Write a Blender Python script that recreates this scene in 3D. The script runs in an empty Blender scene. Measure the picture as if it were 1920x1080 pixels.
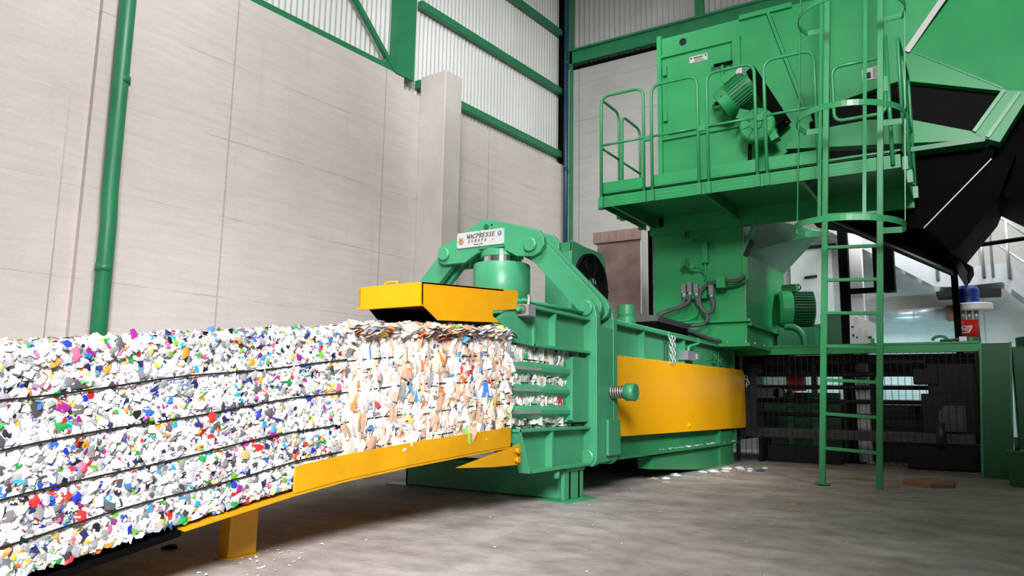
import bpy, math, random
from mathutils import Vector as V, Matrix, noise, Euler
random.seed(7)
PI = math.pi
SC = bpy.context.scene
COL = SC.collection

# ------------------------------------------------------------------ materials
def _nt(name):
    m = bpy.data.materials.new(name); m.use_nodes = True
    nt = m.node_tree
    return m, nt, nt.nodes, nt.links, nt.nodes['Principled BSDF']

def paint(name, rgb, rough=.38, var=.12, metal=0.0, bump=.02, scale=3.0, spec=.5):
    m, nt, N, L, b = _nt(name)
    tc = N.new('ShaderNodeNewGeometry')
    n1 = N.new('ShaderNodeTexNoise'); n1.inputs['Scale'].default_value = scale; n1.inputs['Detail'].default_value = 6
    L.new(tc.outputs['Position'], n1.inputs['Vector'])
    cr = N.new('ShaderNodeValToRGB'); e = cr.color_ramp.elements
    e[0].position = .3; e[1].position = .72
    e[0].color = tuple(c * (1 - var) for c in rgb) + (1,)
    e[1].color = tuple(min(1, c * (1 + var * .6)) for c in rgb) + (1,)
    L.new(n1.outputs['Fac'], cr.inputs['Fac']); L.new(cr.outputs['Color'], b.inputs['Base Color'])
    mr = N.new('ShaderNodeMapRange'); mr.inputs['To Min'].default_value = rough * .85; mr.inputs['To Max'].default_value = min(1, rough * 1.2)
    L.new(n1.outputs['Fac'], mr.inputs['Value']); L.new(mr.outputs['Result'], b.inputs['Roughness'])
    b.inputs['Metallic'].default_value = metal
    b.inputs['Specular IOR Level'].default_value = spec
    if bump:
        n2 = N.new('ShaderNodeTexNoise'); n2.inputs['Scale'].default_value = 40; n2.inputs['Detail'].default_value = 2
        L.new(tc.outputs['Position'], n2.inputs['Vector'])
        bp = N.new('ShaderNodeBump'); bp.inputs['Strength'].default_value = bump; bp.inputs['Distance'].default_value = .02
        L.new(n2.outputs['Fac'], bp.inputs['Height']); L.new(bp.outputs['Normal'], b.inputs['Normal'])
    return m

def vcol(name, rough=.55):
    m, nt, N, L, b = _nt(name)
    a = N.new('ShaderNodeVertexColor'); a.layer_name = 'Col'
    L.new(a.outputs['Color'], b.inputs['Base Color']); b.inputs['Roughness'].default_value = rough
    return m

def concrete(name, c0, c1, panel=(3.3, 1.25), joint=.45, rough=.85, streak=6.0):
    """board-marked concrete: object coordinates, X along the wall, Z up"""
    m, nt, N, L, b = _nt(name)
    tc = N.new('ShaderNodeTexCoord')
    def noise_at(sx, sy, sz, sc, det=5, rgh=.6):
        mp = N.new('ShaderNodeMapping'); mp.inputs['Scale'].default_value = (sx, sy, sz)
        L.new(tc.outputs['Object'], mp.inputs['Vector'])
        n = N.new('ShaderNodeTexNoise'); n.inputs['Scale'].default_value = sc; n.inputs['Detail'].default_value = det; n.inputs['Roughness'].default_value = rgh
        L.new(mp.outputs['Vector'], n.inputs['Vector']); return n.outputs['Fac']
    def mix(f, a, c, mode='MIX'):
        x = N.new('ShaderNodeMix'); x.data_type = 'RGBA'; x.blend_type = mode
        if isinstance(f, float): x.inputs['Factor'].default_value = f
        else: L.new(f, x.inputs['Factor'])
        for s, v in (('A', a), ('B', c)):
            sk = [i for i in x.inputs if i.name == s and i.type == 'RGBA'][0]
            if isinstance(v, tuple): sk.default_value = v + (1,)
            else: L.new(v, sk)
        return [o for o in x.outputs if o.type == 'RGBA'][0]
    def ramp(f, p0, p1, v0=0., v1=1.):
        r = N.new('ShaderNodeMapRange'); r.inputs['From Min'].default_value = p0; r.inputs['From Max'].default_value = p1
        r.inputs['To Min'].default_value = v0; r.inputs['To Max'].default_value = v1
        L.new(f, r.inputs['Value']); return r.outputs['Result']
    big = noise_at(1, 1, 1, .45, 6)
    col = mix(ramp(big, .35, .68), c0, c1)
    st = noise_at(.5, 1, streak, 2.0, 5)                      # horizontal board marks
    col = mix(ramp(st, .40, .72, 0, .30), col, tuple(c * .72 for c in c0))
    vs = noise_at(2.5, 1, .22, 1.1, 4)                       # rain runs down the wall
    col = mix(ramp(vs, .58, .8, 0, .35), col, tuple(c * .62 for c in c0))
    fine = noise_at(1, 1, 1, 22, 4)
    col = mix(ramp(fine, .35, .75, 0, .22), col, tuple(c * .75 for c in c0))
    sx = N.new('ShaderNodeSeparateXYZ'); L.new(tc.outputs['Object'], sx.inputs['Vector'])
    def lines(sock, period, width, wob):
        a = N.new('ShaderNodeMath'); a.operation = 'MULTIPLY_ADD'; L.new(wob, a.inputs[0]); a.inputs[1].default_value = .03; L.new(sock, a.inputs[2])
        d = N.new('ShaderNodeMath'); d.operation = 'PINGPONG'; L.new(a.outputs[0], d.inputs[0]); d.inputs[1].default_value = period / 2
        c = N.new('ShaderNodeMath'); c.operation = 'LESS_THAN'; L.new(d.outputs[0], c.inputs[0]); c.inputs[1].default_value = width
        return c.outputs[0]
    jx = lines(sx.outputs['X'], panel[0], .014, fine)
    jz = lines(sx.outputs['Z'], panel[1], .008, fine)
    g = N.new('ShaderNodeMath'); g.operation = 'MULTIPLY'; L.new(jz, g.inputs[0]); L.new(ramp(st, .4, .6), g.inputs[1])
    j = N.new('ShaderNodeMath'); j.operation = 'MAXIMUM'; L.new(jx, j.inputs[0]); L.new(g.outputs[0], j.inputs[1])
    jm = N.new('ShaderNodeMath'); jm.operation = 'MULTIPLY'; L.new(j.outputs[0], jm.inputs[0]); jm.inputs[1].default_value = joint
    col = mix(jm.outputs[0], col, tuple(c * .38 for c in c0))
    L.new(col, b.inputs['Base Color']); b.inputs['Roughness'].default_value = rough
    bp = N.new('ShaderNodeBump'); bp.inputs['Strength'].default_value = .25; bp.inputs['Distance'].default_value = .02
    L.new(st, bp.inputs['Height']); L.new(bp.outputs['Normal'], b.inputs['Normal'])
    return m

def floor_mat():
    m, nt, N, L, b = _nt('floor_concrete')
    g = N.new('ShaderNodeNewGeometry')
    def nz(sc, det, scale=(1, 1, 1)):
        mp = N.new('ShaderNodeMapping'); mp.inputs['Scale'].default_value = scale
        L.new(g.outputs['Position'], mp.inputs['Vector'])
        n = N.new('ShaderNodeTexNoise'); n.inputs['Scale'].default_value = sc; n.inputs['Detail'].default_value = det; n.inputs['Roughness'].default_value = .65
        L.new(mp.outputs['Vector'], n.inputs['Vector']); return n.outputs['Fac']
    cr = N.new('ShaderNodeValToRGB'); e = cr.color_ramp.elements
    e[0].position = .32; e[0].color = (.31, .270, .25, 1); e[1].position = .70; e[1].color = (.58, .535, .515, 1)
    L.new(nz(.9, 8, (.9, 1.25, 1)), cr.inputs['Fac'])
    c2 = N.new('ShaderNodeValToRGB'); e = c2.color_ramp.elements
    e[0].position = .36; e[0].color = (.55, .54, .53, 1); e[1].position = .62; e[1].color = (1, 1, 1, 1)
    L.new(nz(3.2, 8, (1, 1.3, 1)), c2.inputs['Fac'])
    mx = N.new('ShaderNodeMix'); mx.data_type = 'RGBA'; mx.blend_type = 'MULTIPLY'; mx.inputs['Factor'].default_value = .75
    ins = [i for i in mx.inputs if i.type == 'RGBA']
    L.new(cr.outputs['Color'], ins[0]); L.new(c2.outputs['Color'], ins[1])
    L.new([o for o in mx.outputs if o.type == 'RGBA'][0], b.inputs['Base Color'])
    r = N.new('ShaderNodeMapRange'); r.inputs['To Min'].default_value = .45; r.inputs['To Max'].default_value = .85
    L.new(nz(1.6, 5), r.inputs['Value']); L.new(r.outputs['Result'], b.inputs['Roughness'])
    bp = N.new('ShaderNodeBump'); bp.inputs['Strength'].default_value = .18; bp.inputs['Distance'].default_value = .03
    L.new(nz(14, 6), bp.inputs['Height']); L.new(bp.outputs['Normal'], b.inputs['Normal'])
    return m

M = {
 'green': paint('portal_green_paint', (.060, .335, .165), .36, .10, spec=.55),
 'green_mid': paint('body_green_paint', (.034, .265, .105), .38, .14),
 'green_hop': paint('hopper_green_paint', (.030, .360, .115), .40, .12, scale=1.6),
 'green_dark': paint('frame_green_paint', (.014, .130, .050), .45, .15),
 'green_steel': paint('column_green_paint', (.020, .205, .085), .42, .12),
 'green_rail': paint('rail_green_paint', (.040, .340, .125), .33, .10, spec=.6),
 'yellow': paint('guard_yellow_paint', (.74, .345, .002), .42, .08, scale=5),
 'amber': paint('cover_amber_paint', (1.0, .47, .003), .30, .06, scale=1.2, spec=.4),
 'ochre': paint('chute_ochre_paint', (.62, .300, .003), .42, .12, scale=4),
 'black': paint('black_steel', (.0022, .0018, .0018), .7, .3, spec=.06),
 'rubber': paint('black_rubber', (.006, .006, .0065), .7, .25, spec=.10),
 'dark': paint('dark_machinery', (.010, .010, .0105), .55, .35, scale=6, spec=.3),
 'grey': paint('grey_steel', (.09, .09, .092), .4, .25, metal=.4, scale=6),
 'chrome': paint('chrome_rod', (.80, .80, .80), .12, .03, metal=1.0, bump=0),
 'alu': paint('brushed_plate', (.62, .60, .60), .45, .06, metal=.15, bump=0),
 'white': paint('white_paint', (.80, .80, .80), .5, .08),
 'galv': paint('galvanised_steel', (.50, .52, .55), .38, .18, metal=.5, scale=8),
 'stair': paint('stair_grey_paint', (.52, .54, .58), .5, .1),
 'brick': paint('pillar_render', (.23, .150, .130), .9, .38, scale=2.4, bump=.3),
 'brick2': paint('pillar_cap', (.31, .21, .185), .9, .2, scale=4, bump=.2),
 'plaster': paint('pillar_plaster', (.62, .58, .57), .9, .12, scale=2),
 'blue': paint('blue_motor_paint', (.01, .045, .28), .3, .2),
 'navy': paint('blue_pipe_paint', (.006, .055, .110), .35, .2),
 'red': paint('red_tank_paint', (.62, .025, .022), .35, .1),
 'hose': paint('grey_conduit', (.085, .085, .092), .5, .2),
 'plug': paint('grey_plug', (.22, .23, .24), .5, .1),
 'zinc': paint('bare_spring_steel', (.40, .38, .35), .4, .3, metal=.8, scale=20),
 'ink': paint('black_ink', (.008, .008, .008), .6, .0, bump=0),
 'gold': paint('gold_emblem', (.45, .30, .07), .45, .3, scale=60, bump=0),
 'emblem_blue': paint('pale_blue_emblem', (.16, .30, .38), .5, .1, bump=0),
 'emblem_green': paint('emblem_green', (.01, .16, .08), .5, .1, bump=0),
 'paper': paint('white_paper', (.82, .82, .80), .8, .1, scale=20),
 'card': paint('brown_card', (.36, .20, .14), .85, .25, scale=8),
 'bluebit': paint('blue_plastic', (.02, .09, .45), .4, .1),
 'tan': paint('tan_card', (.52, .34, .20), .85, .15),
 'wire': paint('baling_wire', (.035, .033, .032), .45, .2, metal=.6, bump=0),
 'clad': paint('corrugated_sheet', (.66, .66, .645), .5, .10, scale=.8, bump=0),
 'clad2': paint('corrugated_sheet_back', (.50, .48, .47), .5, .2, scale=.7, bump=0),
 'rust': paint('rusty_edge', (.20, .055, .02), .6, .3, scale=12),
 'flake': vcol('crushed_packaging', .42),
 'carton': vcol('crushed_carton', .7),
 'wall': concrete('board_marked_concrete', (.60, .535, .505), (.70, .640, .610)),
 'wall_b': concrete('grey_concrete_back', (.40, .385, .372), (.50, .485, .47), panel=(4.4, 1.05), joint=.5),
 'pil': concrete('pilaster_concrete', (.56, .50, .475), (.66, .605, .58), panel=(50, 50), streak=.7),
 'floor': floor_mat(),
}

# ------------------------------------------------------------------ mesh building
class MB:
    def __init__(s): s.v = []; s.f = []; s.sm = []; s.c = None
    def add(s, vs, fs, smooth=False):
        o = len(s.v); s.v += [tuple(p) for p in vs]; s.f += [tuple(i + o for i in f) for f in fs]; s.sm += [smooth] * len(fs); return s
    def box(s, x0, x1, y0, y1, z0, z1):
        return s.add([(x0,y0,z0),(x1,y0,z0),(x1,y1,z0),(x0,y1,z0),(x0,y0,z1),(x1,y0,z1),(x1,y1,z1),(x0,y1,z1)],
                     [(0,3,2,1),(4,5,6,7),(0,1,5,4),(1,2,6,5),(2,3,7,6),(3,0,4,7)])
    def bar(s, a, b, w, h, up=(0,0,1)):
        a, b = V(a), V(b); d = (b - a).normalized(); up = V(up)
        if abs(d.dot(up)) > .98: up = V((1,0,0))
        r = d.cross(up).normalized(); u = r.cross(d)
        vs = [p + r*(i*w/2) + u*(j*h/2) for p in (a, b) for i, j in ((-1,-1),(1,-1),(1,1),(-1,1))]
        return s.add(vs, [(0,1,2,3),(7,6,5,4),(0,4,5,1),(1,5,6,2),(2,6,7,3),(3,7,4,0)])
    def prism(s, poly, axis, a, b):
        """polygon in the two other axes (order X,Y,Z) extruded from a to b along axis"""
        ar = sum(poly[i][0]*poly[(i+1)%len(poly)][1] - poly[(i+1)%len(poly)][0]*poly[i][1] for i in range(len(poly)))
        if ar < 0: poly = poly[::-1]
        n = len(poly)
        def P(q, t):
            return {'X': (t, q[0], q[1]), 'Y': (q[0], t, q[1]), 'Z': (q[0], q[1], t)}[axis]
        vs = [P(q, a) for q in poly] + [P(q, b) for q in poly]
        fs = [tuple(range(n-1,-1,-1)), tuple(range(n, 2*n))] + [(i, (i+1)%n, n+(i+1)%n, n+i) for i in range(n)]
        if (axis == 'Y') != (b < a): fs = [f[::-1] for f in fs]
        return s.add(vs, fs)
    def tube(s, pts, r, n=10, closed=False, caps=True):
        pts = [V(p) for p in pts]; m = len(pts); rings = []
        t0 = (pts[1] - pts[0]).normalized()
        ref = V((0,0,1)) if abs(t0.z) < .9 else V((1,0,0))
        nrm = t0.cross(ref).normalized()
        vs = []
        for i, p in enumerate(pts):
            if closed: t = (pts[(i+1)%m] - pts[i-1]).normalized()
            else: t = ((pts[min(i+1,m-1)]) - pts[max(i-1,0)]).normalized()
            nrm = (nrm - t*nrm.dot(t)); nrm = nrm.normalized() if nrm.length > 1e-6 else t.orthogonal().normalized()
            bn = t.cross(nrm); rr = r[i] if isinstance(r, (list, tuple)) else r
            vs += [p + (nrm*math.cos(2*PI*k/n) + bn*math.sin(2*PI*k/n))*rr for k in range(n)]
        fs = []
        for i in range(m if closed else m-1):
            j = (i+1) % m
            for k in range(n):
                fs.append((i*n+k, i*n+(k+1)%n, j*n+(k+1)%n, j*n+k))
        s.add(vs, fs, True)
        if caps and not closed:
            o = len(s.v) - len(vs)
            s.f += [tuple(o+k for k in range(n-1,-1,-1)), tuple(o+(m-1)*n+k for k in range(n))]; s.sm += [False, False]
        return s
    def cyl(s, a, b, r, n=32, r1=None):
        return s.tube([a, b], [r, r if r1 is None else r1], n)
    def lathe(s, base, axis, prof, n=36):
        """prof: (distance along axis, radius)"""
        base, ax = V(base), V(axis).normalized(); u = ax.orthogonal().normalized(); w = ax.cross(u)
        vs = [base + ax*h + (u*math.cos(2*PI*k/n) + w*math.sin(2*PI*k/n))*r for h, r in prof for k in range(n)]
        m = len(prof)
        fs = [(i*n+k, i*n+(k+1)%n, (i+1)*n+(k+1)%n, (i+1)*n+k) for i in range(m-1) for k in range(n)]
        s.add(vs, fs, False); o = len(s.v) - len(vs)
        s.f += [tuple(o+k for k in range(n-1,-1,-1)), tuple(o+(m-1)*n+k for k in range(n))]; s.sm += [False, False]
        return s
    def strip(s, pts, w, t):
        """flat bar following pts (each with an outward direction), width w in z, thickness t"""
        vs = []
        for p, o in pts:
            p, o = V(p), V(o).normalized()
            vs += [p + V((0,0,-w/2)), p + o*t + V((0,0,-w/2)), p + o*t + V((0,0,w/2)), p + V((0,0,w/2))]
        fs = []
        for i in range(len(pts)-1):
            for k in range(4): fs.append((i*4+k, (i+1)*4+k, (i+1)*4+(k+1)%4, i*4+(k+1)%4))
        fs += [(0,1,2,3), tuple((len(pts)-1)*4+k for k in (3,2,1,0))]
        return s.add(vs, fs)
    def build(s, name, mat, parent=None, bevel=0, **props):
        me = bpy.data.meshes.new(name); me.from_pydata(s.v, [], s.f); me.update()
        me.polygons.foreach_set('use_smooth', s.sm)
        if s.c is not None:
            at = me.color_attributes.new('Col', 'FLOAT_COLOR', 'POINT')
            at.data.foreach_set('color', [x for c in s.c for x in (c[0], c[1], c[2], 1)])
        me.materials.append(M[mat] if isinstance(mat, str) else mat)
        o = bpy.data.objects.new(name, me); COL.objects.link(o)
        if parent is not None: adopt(o, parent)
        if bevel:
            b = o.modifiers.new('edge', 'BEVEL'); b.width = bevel; b.segments = 2; b.limit_method = 'ANGLE'; b.angle_limit = math.radians(40)
        for k, v in props.items(): o[k] = v
        return o

def world_of(o):
    m = o.matrix_basis.copy()
    if o.parent: m = world_of(o.parent) @ o.matrix_parent_inverse @ m
    return m
def adopt(o, parent):
    o.parent = parent; o.matrix_parent_inverse = world_of(parent).inverted()
def thing(name, loc, label, cat, group=None):
    o = bpy.data.objects.new(name, None); COL.objects.link(o); o.location = loc; o.empty_display_size = .2
    o['label'] = label; o['category'] = cat
    if group: o['group'] = group
    return o
def tag(o, label, cat, group=None, kind=None):
    o['label'] = label; o['category'] = cat
    if group: o['group'] = group
    if kind: o['kind'] = kind
    return o
def struct(o, label=None):
    o['kind'] = 'structure'
    if label: o['label'] = label
    return o

def fillet(pts, r, n=6):
    pts = [V(p) for p in pts]; out = [pts[0]]
    for i in range(1, len(pts)-1):
        a, p, b = pts[i-1], pts[i], pts[i+1]
        da, db = (a-p), (b-p); rr = min(r, da.length*.49, db.length*.49)
        s, e = p + da.normalized()*rr, p + db.normalized()*rr
        for k in range(n+1):
            t = k/n; out.append(s*(1-t)**2 + p*2*t*(1-t) + e*t*t)
    out.append(pts[-1]); return out
def spline(pts, n=8):
    pts = [V(p) for p in pts]; P = [pts[0]*2-pts[1]] + pts + [pts[-1]*2-pts[-2]]; out = []
    for i in range(1, len(P)-2):
        a, b, c, d = P[i-1:i+3]
        for k in range(n):
            t = k/n
            out.append(.5*((2*b) + (c-a)*t + (2*a-5*b+4*c-d)*t*t + (3*b-a-3*c+d)*t**3))
    out.append(pts[-1]); return out

def text(body, size, mat, parent, name='lettering', shear=0., at=(0,0,0), dirx=(1,0,0), diry=(0,0,1), bold=0., align='CENTER', thick=.0015):
    c = bpy.data.curves.new(name, 'FONT'); c.body = body; c.size = size; c.shear = shear; c.align_x = align; c.align_y = 'CENTER'
    c.extrude = thick; c.offset = bold; c.resolution_u = 3
    t = bpy.data.objects.new(name, c); COL.objects.link(t)
    dg = bpy.context.evaluated_depsgraph_get(); dg.update()
    me = bpy.data.meshes.new_from_object(t.evaluated_get(dg)); bpy.data.objects.remove(t)
    x, y = V(dirx).normalized(), V(diry).normalized(); z = x.cross(y)
    me.transform(Matrix.Translation(at) @ Matrix((x, y, z)).transposed().to_4x4())
    me.materials.clear(); me.materials.append(M[mat])
    o = bpy.data.objects.new(name, me); COL.objects.link(o); adopt(o, parent); return o

# ------------------------------------------------------------------ camera
R = ((.84404033, -.06539412, -.53227768), (.53602638, .13337808, .83359823), (.01648176, -.9889054, .14762945))
cam = bpy.data.cameras.new('camera'); cam.sensor_width = 36; cam.sensor_fit = 'HORIZONTAL'; cam.lens = 36*1400/1920
cam.clip_start = .05; cam.clip_end = 200
co = bpy.data.objects.new('camera', cam); COL.objects.link(co)
mw = Matrix([[R[i][0], -R[i][1], -R[i][2], (0, 0, 1)[i]] for i in range(3)] + [[0, 0, 0, 1]])
co.matrix_world = mw
SC.camera = co

# ------------------------------------------------------------------ the hall
TH = math.radians(4)
LW = Matrix.Translation((-9.23, 17, 0)) @ Matrix.Rotation(-PI/2 - TH, 4, 'Z')   # local +X runs along the left wall towards the camera
def on_left(o): o.matrix_basis = LW; return o
# in this frame local +Y points out of the hall's inside?  inside the hall is local +Y
struct(MB().box(-14, 9, -9, 17.3, -.3, 0).build('floor', 'floor'), 'grey worn concrete floor of the hall')
w = MB().box(0, 6.1, -.35, 0, 0, 7.2).box(6.1, 11.95, -.35, 0, 0, 7.45).box(12.25, 24, -.35, 0, 0, 7.45).box(11.95, 12.25, -.35, -.10, 0, 7.45)
on_left(struct(w.build('wall_left', 'wall'), 'board-marked concrete wall behind the bales'))
def corrugated(x0, x1, z0, z1, y, amp=.02, pitch=.125):
    m = MB(); n = int((x1-x0)/pitch*6); vs = []
    for i in range(n+1):
        x = x0 + (x1-x0)*i/n; yy = y + amp*max(-.7, min(.7, math.sin(2*PI*(x-x0)/pitch)*1.2))
        vs += [(x, yy, z0), (x, yy, z1)]
    return m.add(vs, [(2*i, 2*i+1, 2*i+3, 2*i+2) for i in range(n)], False)
on_left(struct(corrugated(0, 24, 6.9, 14, -.20).build('wall_left_cladding', 'clad'), 'white corrugated cladding above the left concrete wall'))
k = 0
for (a, b_, z) in ((.12, 5.62, 7.50), (.12, 5.62, 9.28), (.12, 5.62, 10.96), (6.5, 24, 7.50), (6.5, 24, 9.28), (6.5, 24, 10.96)):
    k += 1
    m = MB().box(a, b_, -.165, -.03, z-.085, z+.085)
    on_left(struct(m.build('trim_%d' % k, 'green_steel', bevel=.005), 'green steel wall rail'))
# steel column on the concrete wall, and its brace
k += 1
m = MB().box(5.86, 6.36, -.18, .02, 7.44, 14).box(5.84, 6.38, .0, .025, 7.44, 14)
on_left(struct(m.build('trim_%d' % k, 'green_steel'), 'green steel column standing on the concrete wall'))
k += 1
m = MB().bar((6.34, -.03, 7.48), (8.75, -.03, 9.72), .09, .09).box(6.36, 6.6, -.05, .0, 7.45, 7.72)
on_left(struct(m.build('trim_%d' % k, 'green_steel'), 'green diagonal brace beside the steel column'))
# concrete pilaster
m = MB().box(5.10, 5.62, 0, .70, 0, 7.62)
on_left(struct(m.build('trim_%d' % (k+1), 'pil', bevel=.02), 'concrete pilaster projecting from the left wall')); k += 1
# green rain pipe on the left wall
dp = thing('downpipe', LW @ V((11.62, .14, 0)), 'green round downpipe running up the left concrete wall', 'pipe')
m = MB().tube([LW @ V(p) for p in ((11.64, .14, 0), (11.655, .14, 3.3), (11.675, .14, 3.7), (11.68, .14, 5.2), (11.70, .14, 14))], .105, 20); m.build('pipe', 'green_steel', dp)
for z in (2.6, 5.25):
    m = MB().tube([LW @ V((11.66, .14, z)), LW @ V((11.66, .14, z+.10))], .109, 20); m.build('collar', 'green_steel', dp)
# back wall
def back(o): o.matrix_basis = Matrix.Translation((0, 17, 0)); return o
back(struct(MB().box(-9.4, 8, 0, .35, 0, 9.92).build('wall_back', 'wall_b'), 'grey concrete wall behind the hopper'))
back(struct(corrugated(-9.4, 8, 9.6, 15, .12, .03, .15).build('wall_back_cladding', 'clad2'), 'corrugated cladding above the back wall'))
k += 1; back(struct(MB().box(-9.06, 8, -.12, .0, 10.0, 10.36).box(-9.06, 8, -.2, .0, 10.33, 10.38).build('trim_%d' % k, 'green_steel'), 'wide green steel beam across the back wall'))
k += 1; back(struct(MB().box(-9.06, 8, -.03, .02, 9.86, 9.95).build('trim_%d' % k, 'black'), 'dark strip under the back wall beam'))
k += 1; back(struct(MB().box(-5.56, -5.36, -.1, .05, 10.38, 15).build('trim_%d' % k, 'green_steel'), 'green upright in front of the back cladding'))
k += 1; back(struct(MB().box(-9.05, -8.98, -.12, -.02, 0, 15).build('trim_%d' % k, 'green_steel'), 'narrow green upright in the corner'))
k += 1; back(struct(MB().box(-9.40, -9.24, -.10, .0, 0, 15).build('trim_%d' % k, 'black'), 'black strip standing in for the shaded gap in the corner'))  # shade of the corner gap, put in as a black strip
bp = thing('downpipe', (-9.13, 16.86, 0), 'slim dark blue pipe standing in the corner of the hall', 'pipe')
MB().tube([(-9.13, 16.84, 0), (-9.13, 16.84, 15)], .06, 14).build('pipe', 'navy', bp)
for z in (4, 7, 10): MB().tube([(-9.13, 16.84, z), (-9.13, 16.84, z+.1)], .07, 14).build('collar', 'navy', bp)
struct(MB().box(2.7, 3.0, -3, 17.3, 0, 13).build('wall_right_blocker', M['wall_b']), 'unseen grey concrete wall added on the right to block ambient light')  # out of view, added to keep ambient light off the right floor
# short rendered pillar
m = MB().box(-7.06, -6.06, 14.5, 15.15, 0, 4.40); pl = struct(m.build('pillar', 'brick'), 'short brown rendered pillar with a tiled cap')
c = MB()
for i in range(6): c.box(-7.14 + .185*i, -7.14 + .185*(i+1) - .006, 14.44, 15.2, 4.40, 4.64)
struct(c.build('pillar_cap', 'brick2', pl)); struct(MB().box(-6.06, -6.03, 14.5, 15.18, 0, 4.62).build('pillar_side', 'plaster', pl))
# white door with a dark lintel in the back wall
d1 = struct(MB().box(-3.55, -2.7, 16.93, 17.02, 1.2, 4.35).build('door_1', 'white'), 'white panel door in the back wall')
struct(MB().box(-3.65, -2.6, 16.90, 17.01, 4.35, 4.42).build('door_lintel', 'dark', d1)); struct(MB().tube([(-3.25, 16.9, 3.72), (-3.0, 16.9, 3.74)], .03, 8).build('door_handle', 'ink', d1))

# ------------------------------------------------------------------ bales
ST = [(.2,-3.42,1.09),(1.5,-3.50,1.19),(2.4,-3.635,1.312),(3.3,-3.71,1.425),(3.7,-3.71,1.472),(4.25,-3.665,1.525),(4.9,-3.635,1.57),(5.6,-3.63,1.612),(5.66,-3.63,1.614),(5.69,-3.715,1.60),(8.2,-3.75,1.60)]
def station(y):
    for a, b in zip(ST, ST[1:]):
        if y <= b[0]:
            t = (y-a[0])/(b[0]-a[0]); return a[1]+(b[1]-a[1])*t, a[2]+(b[2]-a[2])*t
    return ST[-1][1], ST[-1][2]
WIRES = (.23, .44, .65, .84)
def bale_pt(y, v, amp, seed, ):
    """v 0..1 bottom to top of the near face, 1..2 across the top; returns point and outward normal"""
    x, z = station(y)
    h = .995
    bulge = .014*abs(math.sin(PI*(v*4.6))) if v < 1 else 0
    n = noise.noise(V((y*3.1+seed, v*3.4, seed)))*amp + noise.noise(V((y*9+seed, v*9, 3.3)))*amp*.6
    rc = .05
    if v <= 1:
        t = (1-v)*h
        d = 0 if t > rc else rc - math.sqrt(max(0, rc*rc - (rc-t)**2))
        dent = -.012*max(0, 1 - min(abs((1-v) - w) for w in WIRES)/.035)
        return V((x - d + bulge + n + dent, y, z - t)), V((1, 0, .25 if t < rc else .0))
    u = (v-1)*2.45
    d = 0 if u > rc else rc - math.sqrt(max(0, rc*rc - (rc-u)**2))
    return V((x - u, y, z - d + n*1.4 + .01)), V((.1, 0, 1))
def clip(c): return tuple(max(0, min(1, x)) for x in c)
def bale(name, y0, y1, label, nside, ntop, pick, shape, seed, mat, vmin=.01):
    root = thing(name, (-4.8, (y0+y1)/2, station((y0+y1)/2)[1]-1), label, 'bale', 'bales in the outlet channel')
    m = MB(); m.c = []
    ny = max(6, int((y1-y0)/.05)); vv = [i/24 for i in range(25)] + [1.006, 1.012, 1.03] + [1.03+.97*i/14 for i in range(1, 15)]
    nv = len(vv); grid = []
    for i in range(ny+1):
        y = y0+(y1-y0)*i/ny
        for v in vv:
            p, _ = bale_pt(y, v, .012, seed); grid.append(p - V((.022, 0, 0)) - V((0, 0, .02 if v > 1 else 0))); m.c.append(clip(pick(y, v, True)))
    m.add(grid, [(i*nv+j, (i+1)*nv+j, (i+1)*nv+j+1, i*nv+j+1) for i in range(ny) for j in range(nv-1)])
    # ends, far side and underside close the block
    for i in (0, ny):
        y = y0+(y1-y0)*i/ny; base = [grid[i*nv+j] for j in range(nv)]
        x, z = station(y); base.append(V((x-2.45, y, z-1)))
        o = len(m.v); m.v += [tuple(p) for p in base]; m.f.append(tuple(o+q for q in range(len(base)))); m.sm.append(False); m.c += [(.6,.58,.55)]*len(base)
    a0, a1 = [V((station(y)[0]-2.45, y, station(y)[1]-1)) for y in (y0, y1)]
    b0, b1 = [V((station(y)[0]-2.45, y, station(y)[1]-.02)) for y in (y0, y1)]
    c0, c1 = grid[0], grid[ny*nv]
    m.add([a0, a1, b1, b0], [(0,1,2,3)]); m.add([a0, a1, c1, c0], [(0,1,2,3)]); m.c += [(.6,.58,.55)]*8
    for q in range(nside+ntop):
        top = q >= nside
        y = random.uniform(y0+.01, y1-.01)
        v = random.uniform(vmin, 1.0) if not top else 1 + random.random()**2.2
        if seed == 9.0 and v > .87: continue
        p, nn = bale_pt(y, v, .012, seed)
        if top: p = p - V((0, 0, .012))
        shape(m, p, nn, y, v, pick(y, v, False), top)
    o = m.build('compressed_body', mat, root)
    for w in WIRES:
        pts = []
        n = max(8, int((y1-y0)/.08))
        ph = random.random()*6
        for i in range(n+1):
            y = y0+(y1-y0)*i/n; p, _ = bale_pt(y, 1-w, .006, seed)
            pts.append(p + V((.024, 0, .006*math.sin(y*5+ph))))
        
        MB().tube(pts, .0055, 6).build('baling_wire', 'wire', root)
    return root
def tri_fan(m, p, axes, radii, lift, col, k):
    a, b, n = axes; ph = random.random()*6.28
    vs = [p + n*lift]
    for i in range(k):
        t = ph + 2*PI*i/k; r = random.uniform(.6, 1.1)
        vs.append(p + a*(math.cos(t)*radii[0]*r) + b*(math.sin(t)*radii[1]*r) + n*random.uniform(-.6, .5)*lift*1.1)
    m.add(vs, [(0, 1+i, 1+(i+1) % k) for i in range(k)], True)
    m.c += [clip([x*random.uniform(.92, 1.06) for x in col]) for _ in vs]
BRIGHT = [(.55,.015,.02),(.01,.03,.42),(.01,.28,.06),(.75,.42,.02),(.75,.20,.02),(.65,.12,.22),(.03,.30,.60),(.012,.012,.02),(.02,.02,.09),(.12,.36,.03),(.30,.02,.22),(.62,.45,.20),(.03,.12,.5),(.62,.03,.03)]
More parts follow.
